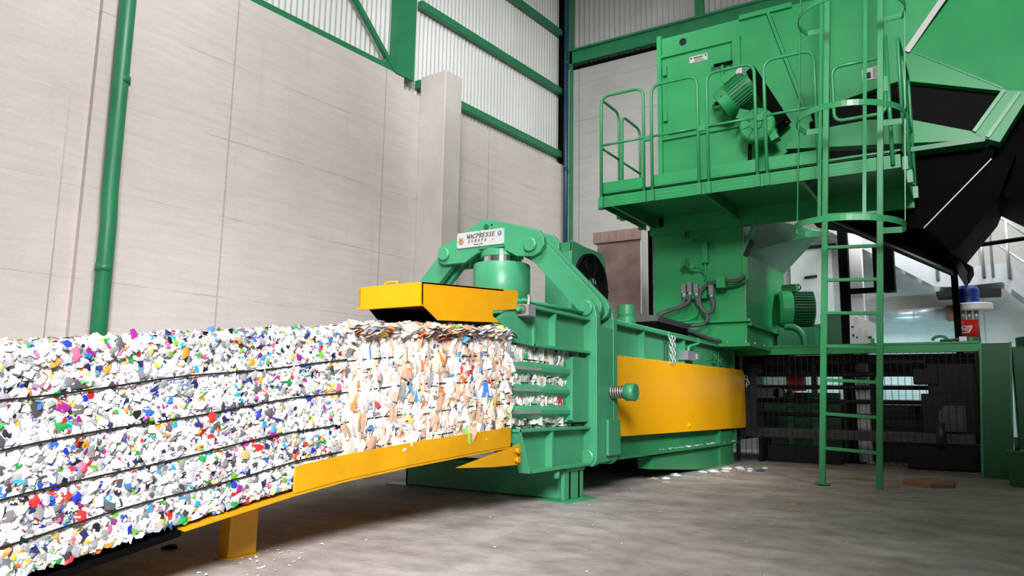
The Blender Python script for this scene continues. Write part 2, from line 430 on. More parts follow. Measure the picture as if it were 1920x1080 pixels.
def pick_plastic(y, v, body):
    if body:
        g = random.uniform(.35, .85); return (g, g, g*1.01)
    r = random.random()
    cl = noise.noise(V((y*4.0, v*5.0, 7.7)))
    if r < .20 + cl*.24:
        i = int((noise.noise(V((y*7, v*8, 1.7)))*.9+.5)*len(BRIGHT)*1.0 + random.choice((0, 0, 1, 3, 7))) % len(BRIGHT)
        return BRIGHT[i]
    if r < .62: g = random.uniform(.76, .94); return (g, g, g)
    if r < .81: g = random.uniform(.42, .74); return (g, g, g*1.01)
    if r < .94: g = random.uniform(.20, .5); return (g*.98, g, g*1.05)
    g = random.uniform(.03, .18); return (g, g, g*1.1)
def shape_plastic(m, p, nn, y, v, col, top):
    n = (nn.normalized() + V([random.gauss(0, .24) for _ in range(3)])).normalized()
    a = n.orthogonal().normalized(); a = (a*math.cos(random.random()*6.3) + n.cross(a)*math.sin(random.random()*6.3)).normalized() if True else a
    a = (a - n*a.dot(n)).normalized(); b = n.cross(a)
    s = random.choice((.006, .008, .010, .012, .014, .018, .022, .030)) * random.uniform(.8, 1.2)
    tri_fan(m, p + nn.normalized()*random.uniform(-.006, .009), (a, b, n), (s*random.uniform(.9, 1.7), s), s*random.uniform(.05, .42), col, random.choice((5, 6, 7)))
TANS = [(.58,.38,.27),(.66,.46,.34),(.52,.33,.23),(.70,.52,.40),(.45,.29,.20)]
def pick_carton(y, v, body):
    if body:
        return random.choice([(.42,.32,.26),(.6,.52,.46),(.35,.30,.28),(.66,.60,.56)])
    r = random.random(); band = noise.noise(V((y*2.6, v*.9, 4.4)))
    if r < .52 - band*.45: return random.choice(TANS)
    if r < .76: g = random.uniform(.78, .93); return (g, g*.99, g*.97)
    if r < .86: g = random.uniform(.45, .7); return (g, g*.98, g*.94)
    if r < .93: g = random.uniform(.10, .3); return (g, g, g*1.03)
    s = noise.noise(V((y*5.5, 1.1, 2.2)))
    if s > .25: return (.80, .16, .03)
    if s < -.2: return (.04, .17, .55)
    return random.choice([(.60,.03,.04),(.05,.33,.70),(.03,.06,.25),(.75,.45,.04),(.15,.5,.1)])
def shape_carton(m, p, nn, y, v, col, top):
    hh = random.uniform(.035, .11); ww = random.uniform(.014, .050)
    if top: hh, ww = ww*2.0, hh*.7
    elif v > .9: hh *= .5
    yaw = random.gauss(.22, .38); n = V((math.cos(yaw), -math.sin(yaw), random.gauss(0, .15))) if not top else (nn + V([random.gauss(0, .13) for _ in range(3)]))
    n.normalize()
    if top: a = V((1, 0, 0))
    else: a = V((0, random.gauss(.05, .25), 1))
    a = (a - n*a.dot(n)).normalized(); b = n.cross(a)
    p = p + nn.normalized()*random.uniform(-.012, .012)
    # a folded sheet: ridge along a, both wings bent back, ragged ends
    k = 4; vs = []; fold = random.uniform(.1, .7)
    bend = random.gauss(0, .010)
    for i in range(k):
        t = -1 + 2*i/(k-1)
        c = p + a*(t*hh) + n*(bend*(1-t*t))
        j = lambda: random.uniform(-.2, .2)
        vs += [c - b*ww*(1+j()) - n*ww*fold + a*hh*j()*.5, c + b*ww*j(), c + b*ww*(1+j()) - n*ww*fold*random.uniform(.2, 1.1) + a*hh*j()*.5]
    m.add(vs, [(3*i+q, 3*i+q+1, 3*i+q+4, 3*i+q+3) for i in range(k-1) for q in range(2)])
    m.c += [clip([x*random.uniform(.93, 1.05) for x in col]) for _ in vs]
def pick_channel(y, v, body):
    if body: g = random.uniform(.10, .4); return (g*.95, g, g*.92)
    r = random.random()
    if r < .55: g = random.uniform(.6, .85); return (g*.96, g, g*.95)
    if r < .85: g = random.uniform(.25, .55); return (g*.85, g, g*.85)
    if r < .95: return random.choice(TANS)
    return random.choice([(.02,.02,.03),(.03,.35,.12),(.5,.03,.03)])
bale('packaging_bale', .2, 3.70, 'bale of crushed white and multicoloured plastic packaging, nearest the viewer', 34000, 8000, pick_plastic, shape_plastic, 1.0, 'flake')
bale('carton_bale', 3.70, 5.66, 'bale of folded tan and white cartons coming out of the green press', 5200, 1500, pick_carton, shape_carton, 5.0, 'carton', .10)
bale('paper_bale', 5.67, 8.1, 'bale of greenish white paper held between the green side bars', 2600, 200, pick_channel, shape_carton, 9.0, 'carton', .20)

# ------------------------------------------------------------------ outlet chute (yellow)
ch = thing('bale_chute', (-4.05, 3.2, 0), 'ochre yellow steel chute with a leg carrying the bales', 'chute')
m = MB(); ys = [3.28, 3.7, 4.25, 4.9, 5.3, 5.62]
def chute_run(m, ys, dx0, dx1, dz0, dz1):
    vs = []
    for y in ys:
        x, z = station(y); z -= 1.0
        vs += [(x+dx0, y, z+dz0), (x+dx1, y, z+dz0), (x+dx1, y, z+dz1), (x+dx0, y, z+dz1)]
    n = len(ys)
    fs = [(0,1,2,3), tuple((n-1)*4+q for q in (3,2,1,0))]
    for i in range(n-1):
        for q in range(4): fs.append((i*4+q, (i+1)*4+q, (i+1)*4+(q+1)%4, i*4+(q+1)%4))
    return m.add(vs, fs)
chute_run(m, ys, .035, .055, -.015, .145); m.build('side_plate', 'ochre', ch)
chute_run(MB(), [2.5, 2.8, 3.28, 3.7, 4.25, 4.9, 5.62], -2.4, .05, -.034, -.018).build('floor_plate', 'ochre', ch)
chute_run(MB(), [.2, .8, 1.5, 2.0, 2.5], -2.4, .02, -.06, -.03).build('floor_plate', 'black', ch, label='black front floor plate')
for x0 in (-4.11, -5.9):
    lg = MB().box(x0, x0+.10, 3.10, 3.31, .008, .385).build('leg', 'ochre', ch, bevel=.006)
    MB().box(x0-.01, x0+.11, 3.08, 3.33, 0, .008).build('foot_plate', 'ochre', lg)
m = MB().prism([(4.85, .46), (5.78, .605), (5.78, .43), (5.35, .435)], 'X', -3.60, -3.57)
br = m.build('bracket', 'ochre', ch)
for z in (.475, .555): MB().cyl((-3.57, 5.70, z), (-3.535, 5.70, z), .026, 6).build('bolt', 'ochre', br)

# ------------------------------------------------------------------ baling press
bpz = thing('baling_press', (-5.0, 7.4, 0), 'green channel baling press with arched clamp and yellow covers', 'baling press')
G = 'green'
# outlet side beams
def channel_beam(y0, y1, z0, z1, cut_top, cut_bot, name, mat=G, web=-3.685, lip=-3.60):
    m = MB().prism([(y0+cut_bot, z0), (y1, z0), (y1, z1), (y0+cut_top, z1)], 'X', web-.04, web)
    m.box(web, lip, y0+cut_top, y1, z1-.028, z1).box(web, lip, y0+cut_bot, y1, z0, z0+.028)
    m.add([(web, y0+cut_bot, z0), (lip, y0+cut_bot, z0), (lip, y0+cut_top, z1), (web, y0+cut_top, z1),
           (web, y0+cut_bot+.03, z0), (lip, y0+cut_bot+.03, z0), (lip, y0+cut_top+.03, z1), (web, y0+cut_top+.03, z1)],
          [(0,1,2,3),(7,6,5,4),(0,4,5,1),(1,5,6,2),(2,6,7,3),(3,7,4,0)])
    return m.build(name, mat, bpz, bevel=.004)
channel_beam(5.80, 7.3, .33, .735, 0, .20, 'lower_beam')
MB().box(-3.69, -3.61, 6.42, 6.45, .36, .71).build('stiffener', G, bpz)
channel_beam(6.02, 7.3, 1.50, 1.885, 0, 0.02, 'upper_beam')
MB().box(-3.69, -3.61, 6.46, 6.49, 1.53, 1.86).build('stiffener', G, bpz)
# sloping nose plate of the upper flap and the flap itself
m = MB().prism([(5.45, 1.70), (5.70, 1.535), (5.78, 1.515), (6.06, 1.50), (6.06, 1.885), (5.62, 1.80)], 'X', -3.67, -3.62)
m.build('nose_plate', G, bpz, bevel=.006)
m = MB().prism([(5.41, 1.64), (5.41, 1.74), (6.1, 1.86), (7.3, 1.90), (7.3, 1.66), (6.0, 1.655)], 'X', -4.24, -3.69)
m.build('pressure_flap', G, bpz, bevel=.006)
MB().prism([(5.05, 1.64), (5.20, 1.74), (5.41, 1.78), (5.41, 1.64)], 'X', -4.04, -3.72).build('flap_nose', G, bpz, bevel=.01)
MB().cyl((-3.98, 5.12, 1.70), (-3.7, 5.12, 1.70), .06, 20).build('flap_hinge', 'green_mid', bpz)
# rails between beam and bars: long pipes on top of the upper beam
MB().tube([(-3.68, 5.95, 1.935), (-3.68, 7.28, 1.945)], .016, 8).tube([(-3.73, 5.9, 1.93), (-3.73, 7.28, 1.94)], .016, 8).build('hydraulic_pipe', G, bpz)
for (z0, z1) in ((1.225, 1.362), (1.025, 1.158), (.82, .958)):
    sb = MB().prism([(-3.80, z0), (-3.70, z0), (-3.645, z0+.045), (-3.645, z1-.052), (-3.70, z1), (-3.80, z1)], 'Y', 5.66, 6.95).build('side_bar', G, bpz, bevel=.004)
    MB().box(-3.645, -3.640, 5.72, 6.25, z0+.052, z1-.056).build('pale_strip', 'galv', sb, label='pale strip')  # paler strip on the outer face of the bar
MB().prism([(6.86, .80), (6.90, .78), (7.3, .78), (7.3, 1.45), (6.90, 1.45), (6.86, 1.41)], 'X', -3.80, -3.625).build('bar_post', G, bpz, bevel=.006)
MB().box(-3.82, -3.70, 6.80, 6.88, .80, 1.40).build('bar_post', 'green_mid', bpz)
# arch (two plates), mirrored about X = -5.01
CX = -5.01
arch = [(-5.74,2.86),(-5.745,2.72),(-5.70,2.66),(-5.63,2.645),(-5.33,2.645),(-5.16,2.74),(-5.02,2.775),(-4.87,2.78),(-4.72,2.735),(-4.58,2.66),(-4.36,2.64),(-4.27,2.68),(-4.215,2.76),(-4.215,2.85),(-4.29,2.945),(-4.62,3.045),(-4.90,3.125),(-5.02,3.15),(-5.11,3.14),(-5.62,2.905)]
for (ya, yb) in ((7.26, 7.33), (7.62, 7.69)):
    MB().prism(arch, 'Y', ya, yb).build('arch_plate', G, bpz, bevel=.008)
MB().box(-5.45, -4.55, 7.33, 7.62, 2.80, 2.90).build('arch_web', 'green_mid', bpz)
MB().lathe((-5.02, 7.258, 3.055), (0,1,0), [(0, .038), (.004, .038)], 20).build('lifting_hole', 'green_dark', bpz)
MB().box(-4.95, -4.93, 7.26, 7.275, 3.06, 3.085).build('lug', G, bpz)
# links
def link(x0, z0, x1, z1, w0, w1, ya, yb):
    d = V((x1-x0, z1-z0)); L = d.length; d /= L; n = V((-d.y, d.x)); P = []
    for k in range(9):
        t = PI/2 + PI*k/8; P.append((x0 + (d.x*math.cos(t) + n.x*math.sin(t))*w0, z0 + (d.y*math.cos(t) + n.y*math.sin(t))*w0))
    for k in range(9):
        t = -PI/2 + PI*k/8; P.append((x1 + (d.x*math.cos(t) + n.x*math.sin(t))*w1, z1 + (d.y*math.cos(t) + n.y*math.sin(t))*w1))
    return MB().prism(P, 'Y', ya, yb)
for s in (1, -1):
    xp, xq = (-4.385, -3.655) if s == 1 else (-5.635, -6.365)
    for (ya, yb) in ((7.34, 7.42), (7.53, 7.61)):
        link(xp, 2.765, xq, 2.02, .13, .13, ya, yb).build('arch_link', G, bpz, bevel=.006)
    MB().lathe((xp, 7.215, 2.775), (0,1,0), [(0, .07), (.008, .082), (.5, .082)], 28).build('pivot_pin', G, bpz)
    MB().lathe((xq, 7.195, 1.995), (0,1,0), [(0, .072), (.008, .084), (.6, .084)], 28).build('pivot_pin', G, bpz)
    # column: front plate, rear plate and web
    xa, xb = xq-.11, xq+.125
    P = [(xa, 1.99), (xa, .40), (xa+.02, .345), (xa+.06, .315), (xb-.06, .315), (xb-.02, .345), (xb, .40), (xb, 1.90), (xb-.03, 2.02), (xb-.09, 2.10), (xa+.07, 2.10), (xa+.02, 2.06)]
    cl = MB().prism(P, 'Y', 7.235, 7.33).build('column_plate', G, bpz, bevel=.006)
    MB().prism(P, 'Y', 7.66, 7.76).build('column_plate', G, bpz, bevel=.006)
    xo = xb if s == 1 else xa
    Q = [(7.29, 1.80), (7.29, .36), (7.74, .36), (7.74, 1.80)]
    MB().prism(Q, 'X', min(xo-.03*s, xo-.005*s), max(xo-.03*s, xo-.005*s)).build('column_web', G, bpz)
    MB().lathe((xq+.005, 7.205, .41), (0,1,0), [(0, .075), (.008, .088), (.5, .088)], 28).build('pivot_pin', G, bpz)
# tie rod with spring and octagonal nut
tr = MB().cyl((-3.60, 7.60, 1.10), (-3.30, 7.60, 1.10), .045, 18).build('tie_rod', 'zinc', bpz, label='bare steel tie rod')
sp = [V((-3.53 + .17*t/60, 7.60 + .062*math.cos(t*.63), 1.10 + .062*math.sin(t*.63))) for t in range(61)]
MB().tube(sp, .011, 7).build('spring', 'zinc', tr)
MB().cyl((-3.36, 7.60, 1.10), (-3.24, 7.60, 1.10), .095, 8).build('nut', G, tr)
MB().box(-3.525, -3.495, 7.45, 7.76, .42, .80).build('locking_plate', G, bpz, bevel=.004)
# hydraulic clamp cylinder
hc = MB().lathe((-4.92, 7.47, 1.9), (0,0,1), [(0, .345), (.70, .345), (.712, .335)], 48); cyl = hc.build('clamp_cylinder', G, bpz)
for p in cyl.data.polygons: p.use_smooth = len(p.vertices) == 4 and p.normal.z < .5
MB().lathe((-4.92, 7.47, 2.612), (0,0,1), [(0, .245), (.085, .245)], 40).build('piston_rod', 'chrome', cyl, label='chrome piston rod')
MB().lathe((-4.92, 7.47, 2.697), (0,0,1), [(0, .262), (.075, .262), (.085, .25)], 40).build('rod_cap', G, cyl)
MB().box(-5.10, -4.74, 7.22, 7.72, 2.78, 2.80).build('saddle', 'green_mid', cyl)
# maker's plate
pn = MB().prism([(-5.445, 3.016), (-4.755, 3.016), (-4.755, 2.825), (-5.445, 2.825)], 'Y', 7.246, 7.26).build('name_plate', 'alu', bpz, bevel=.002, label='silver maker plate')
def serif(letters, x, z, h, adv, y, mat, parent):
    """hand-drawn roman capitals: (x0,z0,x1,z1,width) strokes on a unit box, slanted"""
    T, t = .19, .075
    F = {
     'M': [(.10,0,.10,1,t),(.12,1,.50,.05,T*.8),(.50,.05,.88,1,t),(.90,0,.90,1,T),(0,0,.22,0,t),(.74,0,1.06,0,t),(0,1,.2,1,t),(.82,1,1.06,1,t)],
     'A': [(.06,0,.50,1,t),(.50,1,.90,0,T),(.22,.36,.72,.36,t),(-.06,0,.2,0,t),(.7,0,1.06,0,t)],
     'P': [(.2,0,.2,1,T),(.1,1,.55,1,t),(.55,1,.80,.9,T*.6),(.82,.9,.82,.62,T),(.80,.62,.55,.48,T*.6),(.55,.48,.2,.48,t),(.02,0,.42,0,t),(.02,1,.2,1,t)],
     'R': [(.18,0,.18,1,T),(.08,1,.55,1,t),(.55,1,.78,.9,T*.6),(.80,.9,.80,.65,T),(.78,.65,.55,.52,T*.6),(.55,.52,.2,.52,t),(.50,.52,.88,0,T),(0,0,.38,0,t),(.78,0,1.04,0,t)],
     'E': [(.18,0,.18,1,T),(.05,1,.85,1,t),(.05,0,.88,0,t),(.18,.52,.62,.52,t),(.85,1,.85,.76,t),(.88,0,.88,.26,t),(.62,.4,.62,.64,t)],
     'C': [(.88,.78,.88,1,t),(.86,.84,.66,.97,t),(.66,.97,.38,.97,t*1.3),(.38,.97,.16,.72,T*.8),(.14,.74,.14,.28,T),(.16,.30,.38,.03,T*.8),(.38,.03,.68,.03,t*1.3),(.68,.03,.90,.22,t)],
     'S': [(.80,.74,.80,1,t),(.78,.82,.58,.97,t),(.58,.97,.34,.97,t*1.2),(.34,.97,.18,.80,T*.7),(.18,.78,.34,.56,T*.9),(.34,.58,.66,.44,T),(.66,.46,.84,.24,T*.9),(.84,.26,.64,.03,T*.7),(.64,.03,.36,.03,t*1.2),(.36,.03,.16,.2,t),(.15,0,.15,.28,t)],
     'U': [(.16,1,.16,.28,T),(.16,.3,.36,.03,T*.8),(.36,.03,.62,.03,t*1.3),(.62,.03,.82,.28,t*1.1),(.82,.25,.82,1,t),(0,1,.34,1,t),(.68,1,.98,1,t)],
     'O': [(.5,.98,.24,.82,T*.6),(.16,.82,.16,.2,T),(.2,.2,.46,.02,T*.7),(.46,.02,.74,.16,T*.6),(.84,.2,.84,.8,T),(.8,.82,.5,.98,T*.7)],
    }
    m = MB()
    for i, c in enumerate(letters):
        for (a, b_, c_, d, w) in F[c]:
            A = V((x + (i*adv + a*.80 + b_*.24)*h, y, z + b_*h)); B = V((x + (i*adv + c_*.80 + d*.24)*h, y, z + d*h))
            dd = (B-A).normalized(); A = A - dd*h*.02; B = B + dd*h*.02
            m.bar(A, B, .002, w*h, up=V((0,1,0)).cross(dd))
    return m.build('lettering', mat, parent, label='black slanted roman lettering')
serif('MACPRESSE', -5.300, 2.935, .052, .895, 7.244, 'ink', pn)
serif('EUROPA', -5.275, 2.884, .034, 1.42, 7.244, 'ink', pn)
text('s. r. l.', .022, 'ink', pn, at=(-4.905, 7.2448, 2.898)); text('MILANO - ITALIA', .017, 'ink', pn, at=(-5.12, 7.2448, 2.853), bold=.0005)
em = MB().lathe((-5.378, 7.238, 2.915), (0,1,0), [(0, .040), (.006, .042)], 28).build('emblem', 'gold', pn, label='round gold emblem')
MB().lathe((-5.378, 7.237, 2.915), (0,1,0), [(0, .030), (.002, .030)], 24).build('emblem_ring', 'tan', em)
MB().box(-5.392, -5.386, 7.2345, 7.237, 2.893, 2.937).bar((-5.386, 7.236, 2.935), (-5.362, 7.236, 2.915), .002, .006).bar((-5.362, 7.236, 2.915), (-5.386, 7.236, 2.9), .002, .006).build('monogram', 'rust', em)
em = MB().lathe((-4.812, 7.238, 2.962), (0,1,0), [(0, .030), (.006, .031)], 28).build('emblem', 'emblem_blue', pn, label='round pale blue emblem')
MB().box(-4.828, -4.818, 7.235, 7.238, 2.946, 2.980).build('flag_stripe', 'emblem_green', em); MB().box(-4.818, -4.808, 7.235, 7.238, 2.946, 2.980).build('flag_stripe', 'white', em); MB().box(-4.808, -4.799, 7.235, 7.238, 2.946, 2.980).build('flag_stripe', 'emblem_green', em)
for x in (-5.435, -5.10, -4.765):
    for z in (2.835, 3.006): MB().cyl((x, 7.24, z), (x, 7.246, z), .0065, 8).build('screw', 'galv', pn)
# yellow outlet guard (folded sheet, open below), leaning down towards the outlet
gx0, gx1 = -4.245, -3.60
side = [(4.364, 1.874), (5.74, 1.989), (5.721, 1.815), (5.336, 1.763), (5.336, 1.712), (5.449, 1.667), (4.581, 1.602), (4.371, 1.706)]
og = MB().prism(side, 'X', gx1-.012, gx1)
og.prism([(4.364, 1.874), (5.6, 1.973), (5.7, 1.80), (4.371, 1.706)], 'X', gx0, gx0+.012)
og.add([(gx0, 4.364, 1.874), (gx1, 4.364, 1.874), (gx1, 4.371, 1.706), (gx0, 4.371, 1.706), (gx0, 4.379, 1.874), (gx1, 4.379, 1.874), (gx1, 4.386, 1.706), (gx0, 4.386, 1.706)],
       [(0,3,2,1),(4,5,6,7),(0,1,5,4),(3,7,6,2),(0,4,7,3),(1,2,6,5)])
og.add([(gx0, 4.364, 1.874), (gx1, 4.364, 1.874), (gx1, 5.5, 1.966), (gx0, 5.5, 1.966), (gx0, 4.364, 1.862), (gx1, 4.364, 1.862), (gx1, 5.5, 1.952), (gx0, 5.5, 1.964)],
       [(0,1,2,3),(7,6,5,4),(0,4,5,1),(1,5,6,2),(2,6,7,3),(3,7,4,0)])
og.box(gx0-.015, gx1, 4.354, 4.39, 1.692, 1.706)
ogo = og.build('outlet_guard', 'yellow', bpz, label='folded yellow guard over the outlet')
MB().tube(fillet([(-4.02, 4.42, 1.873), (-4.02, 4.42, 1.905), (-3.90, 4.42, 1.905), (-3.90, 4.42, 1.873)], .008, 2), .009, 8).build('handle', 'yellow', ogo)
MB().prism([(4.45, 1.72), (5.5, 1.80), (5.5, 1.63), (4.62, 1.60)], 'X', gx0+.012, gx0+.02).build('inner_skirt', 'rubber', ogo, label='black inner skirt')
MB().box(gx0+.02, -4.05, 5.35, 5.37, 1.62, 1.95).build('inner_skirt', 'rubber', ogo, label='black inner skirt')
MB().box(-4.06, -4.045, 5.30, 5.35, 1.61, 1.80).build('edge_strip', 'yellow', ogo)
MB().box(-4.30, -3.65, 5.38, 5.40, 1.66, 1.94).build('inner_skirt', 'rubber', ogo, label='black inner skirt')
# limit switch on the upper beam
ls = MB().box(-3.63, -3.50, 5.76, 5.90, 1.755, 1.865).build('limit_switch', 'plug', bpz, bevel=.006, label='grey limit switch box')
MB().lathe((-3.565, 5.69, 1.815), (0,1,0), [(0, .022), (.05, .026), (.07, .034)], 16).build('push_button', 'green_rail', ls); MB().lathe((-3.565, 5.752, 1.815), (0,1,0), [(0, .042), (.008, .042)], 20).build('button_ring', 'rust', ls)
MB().tube(spline([(-3.56, 5.86, 1.865), (-3.56, 5.87, 1.93), (-3.60, 5.93, 1.965), (-3.66, 6.05, 1.955)]), .014, 8).build('cable', 'galv', ls)
# feet
f1 = MB().box(-5.80, -3.66, 6.86, 6.90, .012, .33).box(-5.80, -3.64, 6.80, 7.18, .29, .33).box(-3.70, -3.66, 6.76, 7.18, .012, .31).box(-5.80, -3.66, 7.06, 7.10, .012, .33).box(-5.80, -5.77, 6.86, 7.1, .012, .33).build('foot', G, bpz, bevel=.004)
MB().prism([(-3.95, 6.70), (-3.56, 6.62), (-3.50, 7.2), (-3.9, 7.4)], 'Z', 0, .012).build('foot_plate', G, f1)
MB().box(-6.0, -5.7, 6.75, 7.2, 0, .012).build('foot_plate', G, f1)
MB().cyl((-3.66, 6.60, .33), (-3.66, 6.60, .24), .035, 8).build('bolt', G, f1)
MB().prism([(9.3, .30), (12.1, .33), (12.1, 0), (11.3, 0), (9.3, .14)], 'X', -3.95, -3.74).build('foot', 'green_mid', bpz)
MB().box(-3.80, -3.70, 12.05, 12.75, .0, .55).build('foot', 'green_mid', bpz)
MB().box(-6.2, -6.0, 9.3, 12.6, .0, .35).build('foot', 'green_mid', bpz)
# main body behind the portal
MB().box(-6.2, -3.82, 8.15, 15.8, .36, 1.86).build('press_body', 'green_mid', bpz)
MB().box(-6.35, -3.80, 7.5, 15.8, 1.86, 1.90).build('top_plate', 'green_mid', bpz)
MB().box(-6.30, -6.2, 5.7, 8.2, .36, 1.55).build('side_wall', 'green_mid', bpz)
def rear_beam(z0, z1, name, mat):
    m = MB().box(-3.80, -3.76, 7.74, 12.95, z0, z1).box(-3.76, -3.66, 7.74, 12.95, z1-.03, z1).box(-3.76, -3.66, 7.74, 12.95, z0, z0+.03)
    return m.build(name, mat, bpz, bevel=.003)
rear_beam(1.50, 1.925, 'upper_beam', G); rear_beam(.335, .62, 'lower_beam', 'green_mid')
for y in (8.9, 10.4, 12.9): MB().box(-3.76, -3.68, y, y+.025, 1.53, 1.9).build('stiffener', G, bpz)
for y in (12.0, 12.9): MB().box(-3.76, -3.68, y, y+.025, .36, .6).build('stiffener', 'green_mid', bpz)
MB().tube([(-3.70, 7.75, 1.945), (-3.70, 12.9, 1.945)], .018, 8).tube([(-3.75, 7.75, 1.945), (-3.75, 12.9, 1.945)], .018, 8).build('hydraulic_pipe', G, bpz)
sc_ = MB().prism([(7.78, .60), (13.28, .585), (13.33, .63), (13.33, 1.50), (13.22, 1.575), (7.78, 1.525)], 'X', -3.66, -3.635).build('side_cover', 'amber', bpz, bevel=.004, label='large amber yellow side cover')
MB().lathe((-3.64, 10.4, .68), (1,0,0), [(0, .035), (.012, .035), (.012, .02), (.03, .02)], 16).build('lock', 'amber', sc_)
# hanging chain, switch box with cable
def chain(pts, r, parent, name='chain'):
    m = MB()
    for i, p in enumerate(pts):
        p = V(p); a = V((0,1,0)) if i % 2 else V((1,0,0))
        loop = [p + a*(r*.62*math.cos(t*PI/4)) + V((0,0,1))*(r*math.sin(t*PI/4)) for t in range(8)]
        m.tube(loop, r*.24, 5, closed=True)
    return m.build(name, 'galv', parent)
for yy in (9.70, 9.80): chain([(-3.62, yy, 1.86-.052*i) for i in range(7)], .037, bpz)
MB().tube([(-3.66, 9.75+.045*math.cos(t*PI/5), 1.89+.045*math.sin(t*PI/5)) for t in range(10)], .012, 6, closed=True).build('chain_ring', G, bpz)
sw = MB().box(-3.76, -3.62, 10.36, 10.72, 1.60, 1.735).build('limit_switch', 'plug', bpz, bevel=.005, label='grey switch box with a cable')
MB().box(-3.70, -3.60, 10.72, 10.80, 1.63, 1.71).build('switch_arm', 'galv', sw)
MB().tube(spline([(-3.66, 10.5, 1.735), (-3.66, 10.53, 1.80), (-3.62, 10.68, 1.84), (-3.62, 10.85, 1.88), (-3.68, 10.98, 1.95)]), .022, 8).build('cable', 'green_rail', sw)
m = MB()
for q in range(26):
    pts = [V((-3.70 + random.gauss(0,.03), 12.0 + random.gauss(0,.16), 1.66 + random.gauss(0,.07))) for _ in range(2)]
    m.tube(pts, .006, 4)
m.build('wire_bundle', 'green_rail', bpz)
# small valve cap on the top plate
vc = MB().lathe((-4.05, 9.2, 1.90), (0,0,1), [(0,.13),(.09,.13),(.09,.10),(.13,.10),(.13,.125),(.21,.125),(.21,.105),(.25,.115),(.37,.115),(.375,.10)], 28).build('valve_cap', 'green_mid', bpz)
# litter lying on the lower flange
m = MB()
for q in range(170):
    y = random.uniform(9.5, 12.8); p = V((random.uniform(-3.75, -3.67), y, .37)); s = random.uniform(.006, .022)
    m.add([p + V((random.gauss(0,s), random.gauss(0,s), random.uniform(0, s))) for _ in range(4)], [(0,1,2),(0,2,3)])
tag(m.build('litter', 'paper'), 'pale paper crumbs lying along the lower green flange', 'litter', kind='stuff')

# ------------------------------------------------------------------ oil cooler with black fan
oc = thing('oil_cooler', (-5.0, 9.4, 1.9), 'green oil cooler box with a big round black fan behind the arch', 'oil cooler')
MB().box(-5.20, -4.80, 9.0, 10.05, 1.9, 3.06).build('housing', G, oc, bevel=.01)
MB().prism([(9.0, 3.20), (9.0, 3.06), (9.0, 1.95), (9.55, 1.95), (10.1, 2.35), (10.1, 3.02), (9.98, 3.16)], 'X', -4.80, -4.775).build('fan_panel', G, oc, bevel=.005)
MB().box(-5.24, -4.78, 9.0, 10.0, 3.06, 3.18).build('hood', 'green_mid', oc)
fn = MB().lathe((-4.775, 9.55, 2.60), (1,0,0), [(0, .50), (.05, .50), (.05, .47), (.01, .46)], 44).build('fan_ring', 'rubber', oc)
m = MB()
for q in range(7):
    t = q*2*PI/7
    a = V((0, math.cos(t), math.sin(t))); b_ = V((.06, math.cos(t+.35), math.sin(t+.35))); c0 = V((-4.76, 9.55, 2.60))
    m.add([c0 + a*.12, c0 + b_*.12, c0 + b_*.44, c0 + a*.44], [(0,1,2,3)])
m.build('fan_blade', 'dark', fn)
m = MB()
for r in [.14 + .04*i for i in range(9)]:
    m.tube([V((-4.70 + .0*r, 9.55 + r*math.cos(t*PI/18), 2.60 + r*math.sin(t*PI/18))) for t in range(36)], .0045, 4, closed=True)
for q in range(4):
    t = q*PI/4; d = V((0, math.cos(t), math.sin(t))); m.tube([V((-4.695, 9.55, 2.60)) - d*.48, V((-4.695, 9.55, 2.60)) + d*.48], .007, 5)
m.build('fan_grille', 'rubber', fn)
hb = MB().box(-4.70, -4.60, 9.48, 9.70, 2.46, 2.64).build('fan_motor', 'rubber', fn, bevel=.01)
MB().lathe((-4.72, 9.52, 2.62), (1,0,0), [(0, .12), (.02, .12)], 24).build('fan_hub', 'galv', fn)

# ------------------------------------------------------------------ feed hopper and tower
fh = thing('feed_hopper', (-4.0, 12.2, 1.9), 'tall bright green feed hopper with a door, standing on the press', 'hopper')
H = 'green_hop'
MB().box(-4.82, -3.24, 12.1, 14.85, 1.95, 4.25).build('tower', H, fh, bevel=.008)
m = MB(); m2 = MB()
for i in range(150):
    z = 2.35 + 1.7*i/150; m.box(-4.823, -4.808, 12.092, 12.1, z, z+random.uniform(.004, .010))
    m2.box(-3.252, -3.237, 12.092, 12.1, z, z+random.uniform(.004, .010))
m.build('weld_seam', 'galv', fh); m2.build('weld_seam', 'galv', fh)
MB().box(-4.95, -4.835, 12.2, 14.5, 1.9, 4.0).build('tower_rail', 'black', fh, label='black rail beside the tower')
fl = MB().box(-4.84, -3.18, 12.02, 14.95, 1.90, 1.955).build('base_flange', H, fh, bevel=.004)
for x in (-4.6, -4.25, -3.9, -3.55, -3.25): MB().cyl((x, 12.05, 1.955), (x, 12.05, 1.99), .022, 6).build('bolt', 'galv', fl)
for y in (12.4, 13.0, 13.6, 14.2): MB().cyl((-3.2, y, 1.955), (-3.2, y, 1.99), .022, 6).build('bolt', 'galv', fl)
MB().box(-3.23, -3.16, 12.1, 14.9, 2.24, 2.32).box(-4.8, -3.16, 12.03, 12.1, 2.30, 2.34).build('cable_duct', H, fh)
